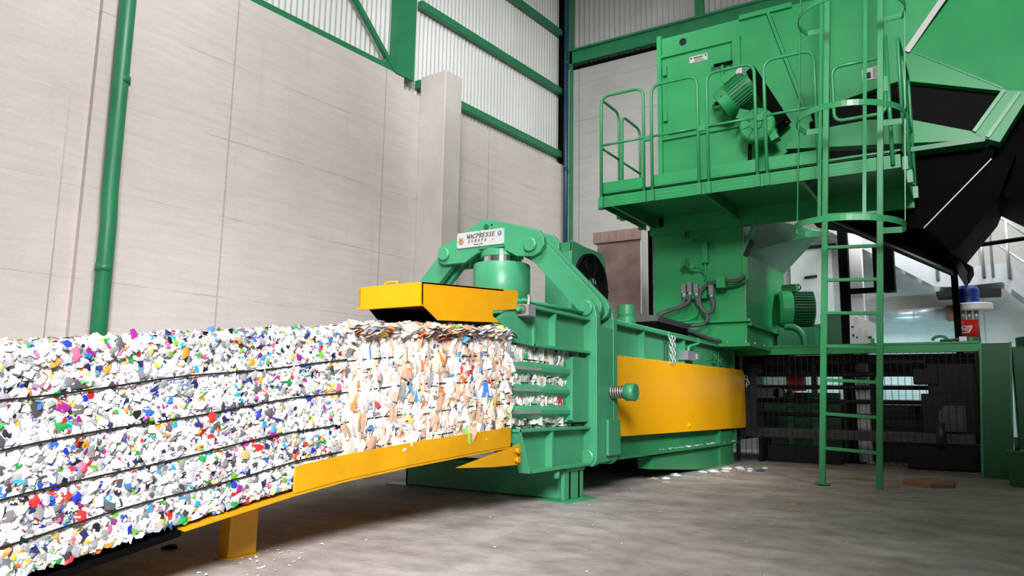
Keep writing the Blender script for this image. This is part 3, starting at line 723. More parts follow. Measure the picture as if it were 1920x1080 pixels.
# flaring chute plate on the right of the tower
m = MB(); a = [(-3.24, 12.08, 3.42), (-3.24, 14.88, 3.50), (-2.50, 14.88, 4.25), (-3.0, 12.08, 4.0)]
m.add(a + [(x-.02, y, z+.02) for x, y, z in a], [(0,1,2,3),(7,6,5,4),(0,4,5,1),(1,5,6,2),(2,6,7,3),(3,7,4,0)]); m.build('flared_plate', 'green_mid', fh)
MB().bar((-3.24, 12.06, 3.40), (-3.03, 12.06, 3.96), .05, .07, up=(0,1,0)).bar((-3.22, 12.05, 3.0), (-3.22, 12.05, 3.42), .07, .08).build('edge_channel', H, fh)
MB().bar((-3.20, 12.0, 3.36), (-3.08, 12.0, 3.6), .07, .07, up=(0,1,0)).build('hose_clamp', 'dark', fh)
# upper body
MB().prism([(-4.63, 4.0), (-3.28, 4.0), (-3.28, 5.05), (-2.80, 5.36), (-2.2, 5.58), (-2.0, 5.62), (-2.0, 7.5), (-4.63, 7.48)], 'Y', 12.1, 14.4).build('upper_body', H, fh)
MB().box(-4.68, -4.60, 12.04, 12.12, 4.0, 7.52).box(-4.66, -3.2, 12.05, 12.1, 7.10, 7.16).box(-3.33, -3.2, 12.04, 12.1, 5.6, 7.16).box(-4.66, -3.0, 12.05, 12.1, 5.56, 5.60).box(-3.20, -2.35, 12.03, 12.12, 7.44, 7.52).build('door_frame', H, fh)
dr = MB().box(-4.50, -3.36, 12.06, 12.1, 5.66, 7.06).build('door', H, fh, bevel=.006)
for z in (5.9, 6.75): MB().box(-4.57, -4.50, 12.03, 12.08, z, z+.16).build('hinge', H, dr)
for zz in (6.67, 5.99):
    hd = MB().tube([(-3.63, 11.93, zz), (-3.30, 11.93, zz)], .03, 10).build('handle', 'rubber', dr, label='black clamp handle')
    MB().lathe((-3.66, 11.93, zz), (1,0,0), [(0,.035),(.05,.035)], 12).build('handle_end', H, hd)
    MB().bar((-3.47, 11.93, zz), (-3.47, 12.07, zz-.02), .04, .04).bar((-3.47, 11.93, zz), (-3.47, 11.93, zz-.22), .035, .035).build('clamp_screw', H, hd)
MB().box(-3.42, -3.36, 11.98, 12.08, 6.6, 6.74).build('latch', H, dr); MB().box(-3.42, -3.36, 11.98, 12.08, 5.92, 6.06).build('latch', H, dr)
tp = MB().box(-4.08, -3.76, 12.048, 12.06, 6.87, 6.99).build('type_plate', 'alu', dr, label='small silver type plate')
MB().box(-4.01, -3.84, 12.044, 12.048, 6.945, 6.962).box(-3.99, -3.86, 12.044, 12.048, 6.922, 6.93).box(-4.0, -3.82, 12.044, 12.048, 6.90, 6.906).box(-4.0, -3.82, 12.044, 12.048, 6.885, 6.889).cyl((-4.05, 12.044, 6.955), (-4.05, 12.048, 6.955), .016, 12).cyl((-3.79, 12.044, 6.962), (-3.79, 12.048, 6.962), .016, 12).build('plate_print', 'ink', tp)
MB().lathe((-4.21, 12.08, 7.33), (0,1,0), [(0,.062),(.03,.062)], 24).build('lifting_hole', 'dark', fh)
MB().bar((-2.72, 12.05, 7.44), (-2.14, 12.05, 5.42), .05, .05, up=(0,1,0)).bar((-2.66, 12.03, 7.40), (-2.10, 12.03, 5.42), .02, .03, up=(0,1,0)).build('edge_strip', H, fh)
# lower front skirt around the motor
MB().prism([(-3.28, 5.50), (-3.28, 4.25), (-2.9, 4.4), (-2.55, 4.95), (-2.15, 5.30), (-2.15, 5.60), (-2.75, 5.75)], 'Y', 12.02, 12.1).build('skirt', H, fh)
# connector panel with plugs and conduits
cp = MB().box(-4.24, -3.84, 11.95, 12.1, 2.70, 2.97).build('connector_panel', H, fh, bevel=.004)
plugs = [(-4.20, 2.88), (-4.10, 2.90), (-3.99, 2.87), (-3.74, 2.83)]
for x, z in plugs:
    pg = MB().box(x-.038, x+.038, 11.86, 11.95, z-.09, z+.07).build('plug', 'plug', cp, bevel=.006, label='grey connector plug'); MB().lathe((x, 11.90, z-.15), (0,0,1), [(0,.025),(.03,.032),(.06,.032)], 12).build('gland', 'galv', pg)
MB().prism([(-3.96, 2.83), (-3.90, 2.83), (-3.93, 2.89)], 'Y', 11.944, 11.95).build('warning_sign', 'yellow', cp)
def hose(pts, r, name='conduit', mat='hose'):
    MB().tube(spline(pts, 8), r, 10).build(name, mat, fh)
Yh = 11.9
hose([(-4.20, Yh, 2.73), (-4.22, Yh, 2.62), (-4.32, Yh, 2.56), (-4.50, Yh, 2.52), (-4.66, Yh, 2.46), (-4.74, Yh, 2.33), (-4.70, Yh, 2.20)], .03)
hose([(-4.10, Yh, 2.75), (-4.13, Yh, 2.64), (-4.26, Yh, 2.56), (-4.46, Yh, 2.51), (-4.60, Yh-.04, 2.45), (-4.67, Yh-.04, 2.33), (-4.64, Yh-.04, 2.20)], .03)
hose([(-3.99, Yh, 2.74), (-3.97, Yh, 2.62), (-3.90, Yh, 2.52), (-3.83, Yh, 2.44), (-3.82, Yh, 2.33), (-3.90, Yh, 2.26), (-4.10, Yh-.1, 2.235), (-4.16, Yh-.2, 2.22)], .03)
hose([(-3.74, Yh, 2.70), (-3.71, Yh, 2.56), (-3.76, Yh, 2.46), (-3.85, Yh, 2.46), (-3.93, Yh, 2.58), (-3.94, Yh, 2.74), (-3.86, Yh, 2.87), (-3.72, Yh, 2.93), (-3.50, Yh, 2.945), (-3.30, Yh, 2.95), (-3.20, Yh, 3.02)], .034)
hose([(-3.86, 12.05, 2.99), (-3.75, 12.0, 2.96), (-3.60, 12.0, 2.90), (-3.40, 12.0, 2.89), (-3.22, 12.0, 2.95), (-3.17, 12.0, 3.02)], .022, 'pipe', H)
MB().box(-3.64, -3.50, 11.84, 12.0, 2.84, 3.02).build('hose_bracket', H, fh)
hose([(-4.02, 12.03, 2.72), (-4.02, 12.03, 2.48), (-4.10, 12.03, 2.38), (-4.30, 12.03, 2.35), (-4.75, 12.03, 2.36)], .018, 'pipe', H)
# two sensor arms and a vertical duct
for z0 in (3.74, 3.27):
    sa = MB().bar((-4.24, 11.86, z0+.04), (-4.02, 11.9, z0-.06), .05, .05).box(-4.2, -4.14, 11.8, 11.95, z0-.03, z0+.08).cyl((-4.10, 11.85, z0-.02), (-4.10, 11.85, z0+.09), .022, 8).build('sensor', 'green_mid', fh)
    MB().tube(spline([(-4.02, 11.92, z0-.06), (-3.93, 11.98, z0-.08), (-3.88, 12.03, z0-.2)]), .012, 6).build('cable', 'green_mid', sa)
MB().box(-3.92, -3.83, 12.0, 12.1, 3.30, 3.66).build('cable_duct', H, fh, bevel=.004)
hose([(-3.88, 12.04, 3.30), (-3.88, 12.04, 3.1), (-3.93, 12.04, 2.97)], .018, 'pipe', H)
# black housing with conduits at the foot of the tower (stands on the press top)
bh = thing('cable_housing', (-4.1, 10.5, 1.92), 'flat black cable housing on the press top before the tower', 'housing')
MB().box(-4.35, -3.92, 9.95, 11.25, 1.90, 2.13).build('casing', 'black', bh, bevel=.005)
MB().prism([(-4.35, 2.13), (-3.92, 2.13), (-3.88, 2.20), (-4.28, 2.26)], 'Y', 9.95, 11.3).build('lid', 'hose', bh)
MB().tube(spline([(-3.98, 11.2, 2.12), (-3.9, 11.4, 2.10), (-3.80, 11.7, 2.03), (-3.68, 12.1, 1.99), (-3.56, 12.6, 1.99), (-3.46, 13.0, 1.98), (-3.42, 13.3, 1.94)]), .038, 10).build('conduit', 'hose', bh)
MB().tube(spline([(-4.04, 11.2, 2.10), (-3.95, 11.45, 2.06), (-3.84, 11.75, 2.0), (-3.74, 12.2, 1.97), (-3.62, 12.7, 1.97), (-3.50, 13.3, 1.94)]), .034, 10).build('conduit', 'hose', bh)

# ------------------------------------------------------------------ gear motor on the hopper
gm = thing('gear_motor', (-2.9, 11.7, 5.1), 'tilted green gear motor with black belt guard on the hopper face', 'motor')
ax = V((.84, 0, .54)).normalized(); p0 = V((-3.42, 11.60, 5.80))
mm = MB().lathe(p0 + ax*.17, ax, [(0,.205),(.36,.205),(.36,.14),(.42,.14)], 32)
for q in range(26):
    t = 2*PI*q/26; u = ax.orthogonal().normalized(); w_ = ax.cross(u); d = u*math.cos(t) + w_*math.sin(t)
    mm.bar(p0 + ax*.19 + d*.215, p0 + ax*.52 + d*.215, .008, .035, up=d)
mo = mm.build('motor_body', 'green_mid', gm)
MB().lathe(p0, ax, [(0,.19),(.015,.238),(.19,.242),(.20,.22)], 32).build('fan_cover', H, gm)
MB().bar(p0 + ax*.08 + V((0,-.245,.02)), p0 + ax*.11 + V((0,-.245,.02)), .03, .03).build('rating_dot', 'red', gm)
tb = MB().bar(p0 + ax*.24 + V((-.12,-.10,.20)), p0 + ax*.48 + V((-.12,-.10,.20)), .20, .14, up=(-.54,0,.84)).build('terminal_box', H, gm, bevel=.012)
MB().tube(spline([V((-3.20,11.58,6.21)), V((-3.16,11.55,6.34)), V((-3.06,11.55,6.40)), V((-2.93,11.6,6.36)), V((-2.72,11.6,6.05)), V((-2.66,11.6,5.80)), V((-2.50,11.65,5.50)), V((-2.42,11.7,5.36))]), .018, 8).build('cable', 'plug', gm)
MB().lathe((-2.82, 11.40, 5.32), (0,1,0), [(0,.09),(.03,.10),(.03,.24),(.06,.27),(.30,.27),(.30,.22),(.62,.22)], 40).build('gearbox', H, gm)
m = MB()
for q in range(8):
    t = q*PI/4 + .2; m.bar((-2.82+.11*math.cos(t), 11.415, 5.32+.11*math.sin(t)), (-2.82+.25*math.cos(t), 11.43, 5.32+.25*math.sin(t)), .014, .014)
m.build('gearbox_rib', 'green_rail', gm)
MB().bar((-3.12, 11.6, 5.58), (-2.92, 11.6, 5.50), .2, .16).build('bracket', H, gm); MB().bar((-2.62, 11.58, 5.2), (-2.56, 11.58, 5.05), .18, .12).build('bracket', H, gm)
MB().prism([(-2.99, 6.27), (-2.86, 6.35), (-2.38, 5.40), (-2.58, 5.24)], 'Y', 11.55, 11.85).build('belt_guard', 'black', gm, bevel=.006, label='black belt guard')
MB().tube(spline([(-3.0, 11.7, 5.1), (-3.02, 11.75, 4.8), (-3.02, 11.8, 4.35)]), .03, 8).build('cable', 'rubber', gm)
cb_ = MB().box(-3.26, -3.14, 11.9, 12.05, 6.42, 6.58).build('junction_box', 'alu', gm, bevel=.004)
MB().tube(spline([(-3.18, 11.9, 6.42), (-3.14, 11.8, 6.34), (-3.2, 11.7, 6.26)]), .014, 6).build('cable', 'plug', gm)
MB().box(-3.45, -3.17, 11.85, 12.08, 6.24, 6.30).bar((-3.40, 11.9, 6.25), (-3.32, 11.9, 6.12), .05, .03).build('shelf_bracket', H, gm)

# ------------------------------------------------------------------ inclined feed conveyor at upper right
fc = thing('feed_conveyor', (-.2, 12.6, 3.0), 'big green and black inclined feed conveyor reaching the hopper', 'conveyor')
MB().prism([(-2.0, 5.62), (-1.5, 5.74), (-.83, 5.85), (-.70, 6.29), (-.10, 7.12), (.3, 7.6), (-2.0, 7.6)], 'Y', 12.1, 13.9).build('head_panel', H, fc)
m = MB(); q = [(-.70, 12.1, 6.29), (.42, 12.1, 5.45), (.68, 12.1, 5.32), (2.68, 12.35, 6.1), (2.68, 12.5, 9.2), (.3, 12.35, 7.66)]
m.add(q + [(x, 13.9, z) for x, y, z in q], [tuple(range(6)), tuple(range(11, 5, -1))] + [(i, 6+i, 6+(i+1)%6, (i+1)%6) for i in range(6)])
m.build('slope_panel', H, fc)
MB().prism([(-.70, 6.29), (-.83, 5.85), (.42, 5.41), (.66, 5.30), (.42, 5.45)], 'Y', 12.1, 13.9).build('lower_panel', H, fc)
ss = MB().bar((-.735, 12.06, 6.27), (.30, 12.10, 7.69), .02, .085, up=(-.8,0,.58)).build('seam_strip', 'alu', fc, label='pale seam strip')
MB().bar((-.70, 12.09, 6.29), (.42, 12.09, 5.45), .012, .02, up=(.6,0,.8)).build('seam', 'green_rail', fc)
tp = MB().box(-1.36, -1.01, 12.08, 12.1, 5.95, 6.14).build('warning_plate', 'alu', fc, label='silver instruction plate')
m = MB().box(-1.345, -1.24, 12.076, 12.08, 5.97, 6.07)
for i in range(9): m.box(-1.21, -1.02, 12.076, 12.08, 5.965+.019*i, 5.972+.019*i)
m.build('plate_print', 'ink', tp)
MB().prism([(-3.2, 5.0), (-2.80, 5.33), (-2.2, 5.55), (-1.98, 5.60), (-1.5, 5.74), (-.83, 5.87), (.42, 5.43), (.05, 4.80), (-.79, 5.1), (-1.81, 5.15), (-3.2, 4.3)], 'Y', 12.25, 13.8).build('belt_trough', 'rubber', fc, label='black belt trough')
MB().prism([(-2.5, 5.10), (-2.2, 5.20), (-1.81, 5.26), (-1.3, 5.27), (-.79, 5.19), (.15, 4.79), (.17, 4.70), (-2.5, 5.02)], 'Y', 11.96, 12.2).build('bottom_flange', H, fc)
MB().box(-2.4, .16, 11.90, 12.2, 4.66, 4.73).build('bottom_flange', 'green_mid', fc)
MB().prism([(.03, 4.82), (.43, 5.37), (.66, 5.30), (.75, 5.30), (.33, 4.63), (.17, 4.71)], 'Y', 11.95, 12.3).build('joint_flange', H, fc)
MB().bar((.04, 11.93, 4.83), (.43, 11.93, 5.36), .05, .04, up=(0,1,0)).bar((.19, 11.93, 4.72), (.60, 11.93, 5.29), .05, .03, up=(0,1,0)).build('joint_rib', 'green_rail', fc)
for i in range(6): MB().cyl((.23+.06*i, 11.92, 4.80+.075*i), (.23+.06*i, 11.95, 4.80+.075*i), .018, 6).build('bolt', 'green_rail', fc)
MB().prism([(-2.4, 4.66), (.20, 4.66), (.30, 4.72), (.23, 4.46), (-.65, 3.55), (-1.9, 3.95), (-2.4, 4.1)], 'Y', 12.2, 13.8).build('under_hopper', 'black', fc, label='black under-hopper')
MB().prism([(-.64, 3.53), (.24, 4.42), (.51, 4.47), (.26, 3.85), (-.30, 3.15)], 'Y', 12.0, 13.9).build('discharge_chute', 'black', fc, label='black discharge chute')
MB().bar((-.66, 11.985, 3.53), (.22, 11.985, 4.42), .012, .014, up=(-.7,0,.7)).build('edge_strip', 'alu', fc)
MB().prism([(.26, 4.70), (.70, 5.36), (2.68, 6.1), (2.68, 2.6), (.60, 3.78), (.26, 4.03)], 'Y', 12.4, 13.8).build('underside', 'black', fc, label='black conveyor underside')
# inclined black trough below
tg = MB()
A, B = V((-2.12, 13.2, 4.22)), V((-.30, 13.2, 3.13)); dd = (B-A).normalized(); up = V((.513, 0, .858))
tg.bar(A - V((0,.28,0)), B - V((0,.28,0)), .04, .24, up=up).bar(A + V((0,.4,0)), B + V((0,.4,0)), .04, .24, up=up).bar(A - up*.1, B - up*.1, .8, .03, up=up)
tg.build('lower_trough', 'black', fc, bevel=.004)
MB().bar(A - V((0,.32,0)) - up*.13, B - V((0,.32,0)) - up*.13, .06, .05, up=up).build('trough_rail', 'grey', fc)
MB().prism([(-.42, 3.30), (-.33, 3.33), (-.17, 2.96), (-.22, 2.86)], 'Y', 12.80, 13.7).build('end_plate', 'dark', fc)
MB().prism([(-.33, 3.25), (-.10, 3.05), (-.17, 2.92), (-.26, 2.95)], 'Y', 12.85, 13.6).build('end_lip', 'black', fc)

# ------------------------------------------------------------------ service platform
sp_ = thing('service_platform', (-2.8, 11.2, 3.98), 'green service platform with guard rails in front of the hopper', 'platform')
PX0, PX1, PY0, PY1 = -4.95, -.76, 10.3, 12.1
MB().box(PX0, PX1, PY0, PY1, 4.16, 4.20).build('deck', 'green_mid', sp_)
fa = MB().box(PX0, PX1, PY0, PY0+.012, 3.985, 4.22)
fa.build('fascia', H, sp_)
m = MB()
for i in range(150):
    for j in range(4):
        x = PX0+.05 + (PX1-PX0-.1)*(i+.5*(j%2))/150; z = 4.015+.055*j
        m.bar((x-.007, PY0-.002, z-.006*(1 if (i+j)%2 else -1)), (x+.007, PY0-.002, z+.006*(1 if (i+j)%2 else -1)), .004, .006)
m.build('tread_pattern', 'green_rail', sp_, kind='stuff')
MB().box(PX0, PX0+.012, PY0, PY1, 3.985, 4.22).build('fascia', H, sp_); MB().box(PX1-.012, PX1, PY0, PY1, 3.985, 4.22).build('fascia', H, sp_)
MB().box(-4.85, PX1, PY1-.06, PY1, 3.86, 4.16).build('rear_beam', H, sp_)
for x in (-4.80, -3.35, -2.0): MB().box(x, x+.05, PY0+.02, PY1-.06, 3.99, 4.16).build('cross_beam', 'green_mid', sp_)
def rail(pts_lo, toe=True):
    """one guard rail section: bent pipe loop, mid rail, toe board, feet"""
    (xa, ya), (xb, yb), zt = pts_lo
    g = MB().tube(fillet([(xa, ya, 4.02), (xa, ya, zt), (xb, yb, zt), (xb, yb, 4.02)], .16, 8), .023, 10)
    zm = 4.98; g.tube([(xa, ya, zm), (xb, yb, zm)], .020, 8)
    go = g.build('guard_rail', 'green_rail', sp_)
    if toe:
        t = MB().bar((xa, ya+.03*(ya < 10.4), 4.30), (xb, yb+.03*(ya < 10.4), 4.30), .008, .16); t.build('toe_board', H, go)
    for (x, y) in ((xa, ya), (xb, yb)): MB().box(x-.035, x+.035, y-.035, y+.03, 3.97, 4.14).build('foot', 'green_rail', go)
    return go
yf = PY0 - .03
for xa, xb in ((-4.93, -4.22), (-4.09, -3.37), (-3.23, -2.54), (-2.41, -1.74)): rail(((xa, yf), (xb, yf), 5.79))
MB().box(-4.20, -4.11, yf-.02, yf+.02, 4.92, 5.0).build('rail_clamp', 'green_rail', sp_); MB().box(-3.35, -3.25, yf-.02, yf+.02, 4.92, 5.0).build('rail_clamp', 'green_rail', sp_); MB().box(-2.52, -2.43, yf-.02, yf+.02, 4.92, 5.0).build('rail_clamp', 'green_rail', sp_)
rail(((PX0-.03, 10.36), (PX0-.03, 11.05), 5.79)); rail(((PX0-.03, 11.18), (PX0-.03, 11.95), 5.79))
rail(((PX1+.03, 10.40), (PX1+.03, 11.05), 5.79)); rail(((PX1+.03, 11.18), (PX1+.03, 11.95), 5.79))
gt = MB().tube(fillet([(-.90, yf, 5.48), (-1.52, yf, 5.48), (-1.52, yf, 4.72), (-.90, yf, 4.72), (-.90, yf, 5.48)], .12, 8), .024, 10).build('gate', 'green_rail', sp_)
MB().tube([(-.86, yf, 4.02), (-.86, yf, 5.75)], .026, 10).build('gate_post', 'green_rail', sp_)
MB().box(-.98, -.86, yf-.03, yf+.03, 5.0, 5.2).build('gate_hinge', 'green_rail', gt)

# ------------------------------------------------------------------ caged ladder
la = thing('access_ladder', (-1.535, 10.2, 0), 'tall green caged ladder rising past the platform', 'ladder')
LX, LY = -1.535, 10.2
for s in (-1, 1):
    MB().box(LX+s*.325-.036, LX+s*.325+.036, LY-.02, LY+.05, 0, 8.2).build('side_rail', 'green_rail', la, bevel=.004)
    MB().box(LX+s*.325-.09, LX+s*.325+.09, LY-.06, LY+.12, 0, .012).build('foot_plate', 'green_rail', la)
m = MB()
for i in range(8): MB().box(LX-.29, LX+.29, LY-.015, LY+.045, .445+.427*i-.02, .445+.427*i+.02).build('rung', 'green_rail', la, bevel=.004)
hoopz = (3.20, 4.60, 6.00)
for z in hoopz:
    pts = []
    for k_ in range(41):
        a_ = PI*1.28*(k_/40) - PI*.14
        c = V((LX - .63*math.cos(a_), LY - .24 - .62*math.sin(a_), z)); o_ = V((-math.cos(a_), -math.sin(a_), 0))
        pts.append((c, o_))
    pts = [(V((LX-.36, LY+.03, z)), V((0,1,0)))] + pts + [(V((LX+.36, LY+.03, z)), V((0,1,0)))]
    MB().strip(pts, .075, .009).build('cage_hoop', 'green_rail', la)
for a_ in (-.02, .37, .63, 1.02):
    c = V((LX - .625*math.cos(a_*PI), LY - .24 - .615*math.sin(a_*PI), 0))
    w_ = .030 if a_ in (-.02, 1.02) else .042
    MB().bar(c + V((0,0,3.16)), c + V((0,0,8.2)), w_, .010, up=(math.cos(a_*PI), math.sin(a_*PI), 0)).build('cage_bar', 'green_rail', la)
la.rotation_euler = (0, math.radians(3.0), 0)

# ------------------------------------------------------------------ safety fence
sf = thing('safety_fence', (-2.0, 13.45, 0), 'green framed wire mesh safety fence across the press ram', 'fence')
MB().box(-3.83, -.10, 13.40, 13.50, 1.84, 1.985).box(-3.3, -.1, 13.38, 13.44, 1.965, 2.0).build('top_rail', H, sf, bevel=.004)
MB().box(-3.84, -3.79, 13.42, 13.48, 0, 1.84).box(-.17, -.12, 13.42, 13.48, 0, 1.84).build('post', 'dark', sf)
m = MB()
for i in range(38): x = -3.77 + 3.6*i/37; m.bar((x, 13.44, .06), (x, 13.44, 1.84), .008, .008)
for i in range(62): z = .07 + 1.76*i/61; m.bar((-3.79, 13.446, z), (-.14, 13.446, z), .0045, .0045)
m.build('mesh_panel', 'dark', sf)
chain([(-3.70, 13.36, 1.80-.06*i) for i in range(8)], .04, sf)
chain([(-3.62+.03*math.sin(i), 13.36, 1.45-.045*i) for i in range(4)], .04, sf)

# ------------------------------------------------------------------ ram machinery behind the fence
rm = thing('ram_unit', (-2.0, 14.1, 0), 'dark ram machinery with long horizontal rods behind the mesh', 'ram unit')
MB().box(-3.80, -3.55, 13.75, 14.3, .5, 1.72).build('yoke', 'grey', rm, bevel=.01)
MB().box(-3.55, -3.15, 13.72, 13.9, 1.1, 1.28).cyl((-3.16, 13.72, 1.19), (-3.16, 13.9, 1.19), .09, 16).build('yoke_lug', 'grey', rm)
for z in (1.52, 1.30, 1.06, .82): MB().cyl((-3.6, 14.0, z), (-.8, 14.0, z), .038, 12).build('ram_rod', 'dark', rm)
MB().box(-3.85, -.25, 13.7, 13.95, .42, .58).build('lower_rail', 'grey', rm, bevel=.006)
MB().box(-.95, -.2, 13.7, 14.6, .58, 1.2).box(-.85, -.2, 13.8, 14.5, 1.2, 1.72).box(-1.05, -.7, 13.75, 14.2, 1.35, 1.6).box(-1.2, -.2, 13.8, 14.6, .02, .42).build('ram_head', 'dark', rm, bevel=.01)
MB().prism([(-.72, .62), (-.35, .62), (-.35, 1.02), (-.62, 1.02), (-.72, .9)], 'Y', 13.62, 13.7).build('head_plate', 'grey', rm)
MB().cyl((-.70, 13.65, .40), (-.70, 13.65, .75), .07, 14).build('guide_pin', 'grey', rm)
MB().box(-3.4, -2.2, 13.8, 14.3, .0, .28).box(-3.5, -3.45, 13.6, 14.3, 0, .42).build('base_frame', 'dark', rm)
for x in (-3.3, -2.85, -2.3, -1.85): MB().box(x, x+.10, 15.0, 15.15, 0, 1.75).build('upright', 'green_mid' if x < -2 else 'dark', rm)
MB().box(-3.85, -.15, 13.6, 15.4, 1.74, 1.83).build('upper_rail', 'black', rm)
MB().box(-3.85, -2.4, 15.3, 15.4, .0, 1.22).build('dark_backing', 'green_dark', rm); MB().box(-2.4, -.15, 15.3, 15.4, 0, 1.02).build('dark_backing', 'dark', rm); MB().box(-3.9, -.1, 15.1, 15.2, 1.58, 1.80).build('dark_backing', 'dark', rm)  # lower panels added to darken the view through the mesh
MB().box(-3.2, -2.9, 14.6, 14.8, 1.25, 1.6).build('valve_block', 'red', rm, label='dark red valve block')

# ------------------------------------------------------------------ green block and boxes at right
gb = thing('power_pack', (.1, 13.3, 0), 'dark green steel power pack at the right of the fence', 'power pack')
m = MB(); q0 = [(-.20, 12.95, 0), (.20, 12.95, 0), (.20, 13.8, 0), (-.20, 13.8, 0)]; q1 = [(-.10, 12.95, 1.93), (.30, 12.95, 1.93), (.30, 13.8, 1.93), (-.10, 13.8, 1.93)]
m.add(q0+q1, [(0,3,2,1),(4,5,6,7),(0,1,5,4),(1,2,6,5),(2,3,7,6),(3,0,4,7)]); m.build('cabinet', 'green_dark', gb, bevel=.01)
MB().bar((-.18, 12.94, 0), (-.085, 12.94, 1.94), .03, .03).build('corner_strip', 'green_rail', gb); MB().bar((.22, 12.94, .7), (.285, 12.94, 1.94), .04, .03).build('corner_strip', 'green_mid', gb)
MB().box(.30, 1.3, 13.1, 14.2, 0, 1.88).build('rear_cabinet', 'green_dark', gb, bevel=.01)
MB().lathe((.72, 13.6, 1.88), (0,0,1), [(0,.36),(.16,.36),(.17,.34)], 36).build('drum', 'green_dark', gb)
fb = thing('floor_box', (.35, 11.95, 0), 'small dark green box on the floor beside the power pack', 'box')
MB().box(.13, .75, 11.75, 12.3, 0, .43).build('casing', 'green_dark', fb, bevel=.008); MB().box(.12, .76, 11.74, 12.31, .43, .45).build('lid', 'green_mid', fb); MB().cyl((.24, 11.9, .45), (.24, 11.9, .62), .03, 10).build('spout', 'green_dark', fb)

# ------------------------------------------------------------------ green finned electric motor behind the tower
em = thing('electric_motor', (-2.75, 14.3, 1.95), 'green finned electric motor mounted right of the tower', 'motor')
ax = V((.93, .36, 0)).normalized(); p0 = V((-3.20, 14.1, 2.72))
MB().lathe(p0, ax, [(0,.30),(.05,.34),(.22,.34),(.25,.29)], 36).build('end_shield', H, em)
m = MB().lathe(p0 + ax*.25, ax, [(0,.27),(.36,.27)], 32)
for q in range(36):
    t = 2*PI*q/36; u = ax.orthogonal().normalized(); w_ = ax.cross(u); d = u*math.cos(t) + w_*math.sin(t)
    m.bar(p0 + ax*.25 + d*.295, p0 + ax*.60 + d*.295, .016, .05, up=d)
m.build('motor_body', 'green_dark', em)
MB().box(-3.12, -2.86, 14.05, 14.3, 3.02, 3.16).build('terminal_box', 'green_mid', em, bevel=.01)
MB().tube([p0 + ax*.36 + V((.05*math.cos(t*PI/6), 0, .40+.05*math.sin(t*PI/6))) for t in range(12)], .014, 6, closed=True).build('lifting_eye', 'grey', em)
MB().box(-3.2, -2.55, 13.95, 14.7, 1.90, 2.36).build('mount', 'green_mid', em)
MB().tube(spline([(-3.05, 13.9, 2.38), (-2.88, 13.9, 2.36), (-2.75, 13.9, 2.22), (-2.72, 13.9, 1.95)]), .05, 10).build('hose', 'green_mid', em)
for z in (2.42, 2.30):
    hp = MB().cyl((-2.95, 14.6, z-.02), (-2.16, 14.6, z+.03), .048, 12).build('pipe', 'green_rail', em); MB().cyl((-2.20, 14.6, z+.03), (-2.10, 14.6, z+.036), .058, 8).build('fitting', 'galv', hp)
MB().box(-2.55, -2.05, 14.5, 15.4, 1.90, 2.62).build('valve_cabinet', 'green_dark', em, bevel=.006)

# ------------------------------------------------------------------ background right: posts, panel, stack, stairs, duct
bpst = thing('steel_post', (-2.1, 14.5, 0), 'black steel post standing behind the ladder', 'post')
MB().box(-2.19, -2.03, 14.45, 14.6, 0, 4.35).build('shaft', 'black', bpst); MB().box(-2.3, -1.9, 14.35, 14.7, 0, .02).build('base_plate', 'black', bpst)
wp = thing('steel_post', (-1.95, 14.75, 0), 'bright white square post beside the black one', 'post')
MB().box(-2.04, -1.84, 14.7, 14.9, 0, 4.25).build('shaft', 'white', wp); MB().box(-2.1, -1.8, 14.62, 14.98, 0, .02).build('base_plate', 'white', wp)
ub = thing('bracket_frame', (-1.5, 14.45, 2.9), 'black U-shaped bracket hanging right of the white post', 'bracket')
MB().box(-2.03, -1.35, 14.45, 14.55, 2.98, 3.07).build('arm', 'black', ub); MB().box(-1.62, -1.55, 14.4, 14.6, 3.0, 3.82).build('upright', 'black', ub); MB().box(-1.47, -1.29, 14.4, 14.65, 2.98, 3.82).build('upright', 'black', ub)
cpn = thing('control_panel', (-1.85, 14.6, 2.0), 'white control panel with small switches beside the posts', 'control panel')
MB().prism([(-2.06, 1.95), (-1.66, 1.95), (-1.65, 2.42), (-2.04, 2.64)], 'Y', 14.40, 14.52).build('casing', 'white', cpn, bevel=.004)
m = MB().lathe((-1.93, 14.385, 2.50), (0,1,0), [(0,.045),(.02,.045)], 18); m.build('dial', 'alu', cpn)
MB().box(-2.02, -1.98, 14.39, 14.4, 2.36, 2.39).box(-2.01, -1.98, 14.39, 14.4, 2.20, 2.25).box(-1.95, -1.92, 14.39, 14.4, 2.17, 2.20).box(-1.76, -1.70, 14.39, 14.4, 2.16, 2.20).build('switch', 'ink', cpn)
MB().box(-1.89, -1.86, 14.392, 14.4, 2.24, 2.36).box(-1.81, -1.75, 14.392, 14.4, 2.18, 2.30).build('indicator', 'alu', cpn); MB().box(-1.72, -1.66, 14.38, 14.4, 2.08, 2.16).build('terminal', 'green_rail', cpn)
MB().box(-1.9, -1.8, 14.5, 14.7, 1.86, 1.96).build('foot', 'dark', cpn)
b2 = thing('steel_post', (-.39, 14.3, 0), 'slim black post under the end of the conveyor trough', 'post')
MB().box(-.44, -.34, 14.25, 14.38, 0, 3.65).build('shaft', 'black', b2); MB().box(-.5, -.28, 14.2, 14.43, 0, .02).build('base_plate', 'black', b2)
pm = thing('agitator_motor', (-.22, 14.5, 0), 'blue motor on a white disc above a red cylinder', 'motor')
MB().lathe((-.22, 14.5, 2.70), (0,0,1), [(0,.15),(.02,.165),(.24,.165),(.30,.13),(.31,.06)], 28).build('motor_body', 'blue', pm)
MB().lathe((-.16, 14.5, 2.575), (0,0,1), [(0,.27),(.02,.285),(.11,.285),(.12,.27)], 36).build('disc', 'white', pm)
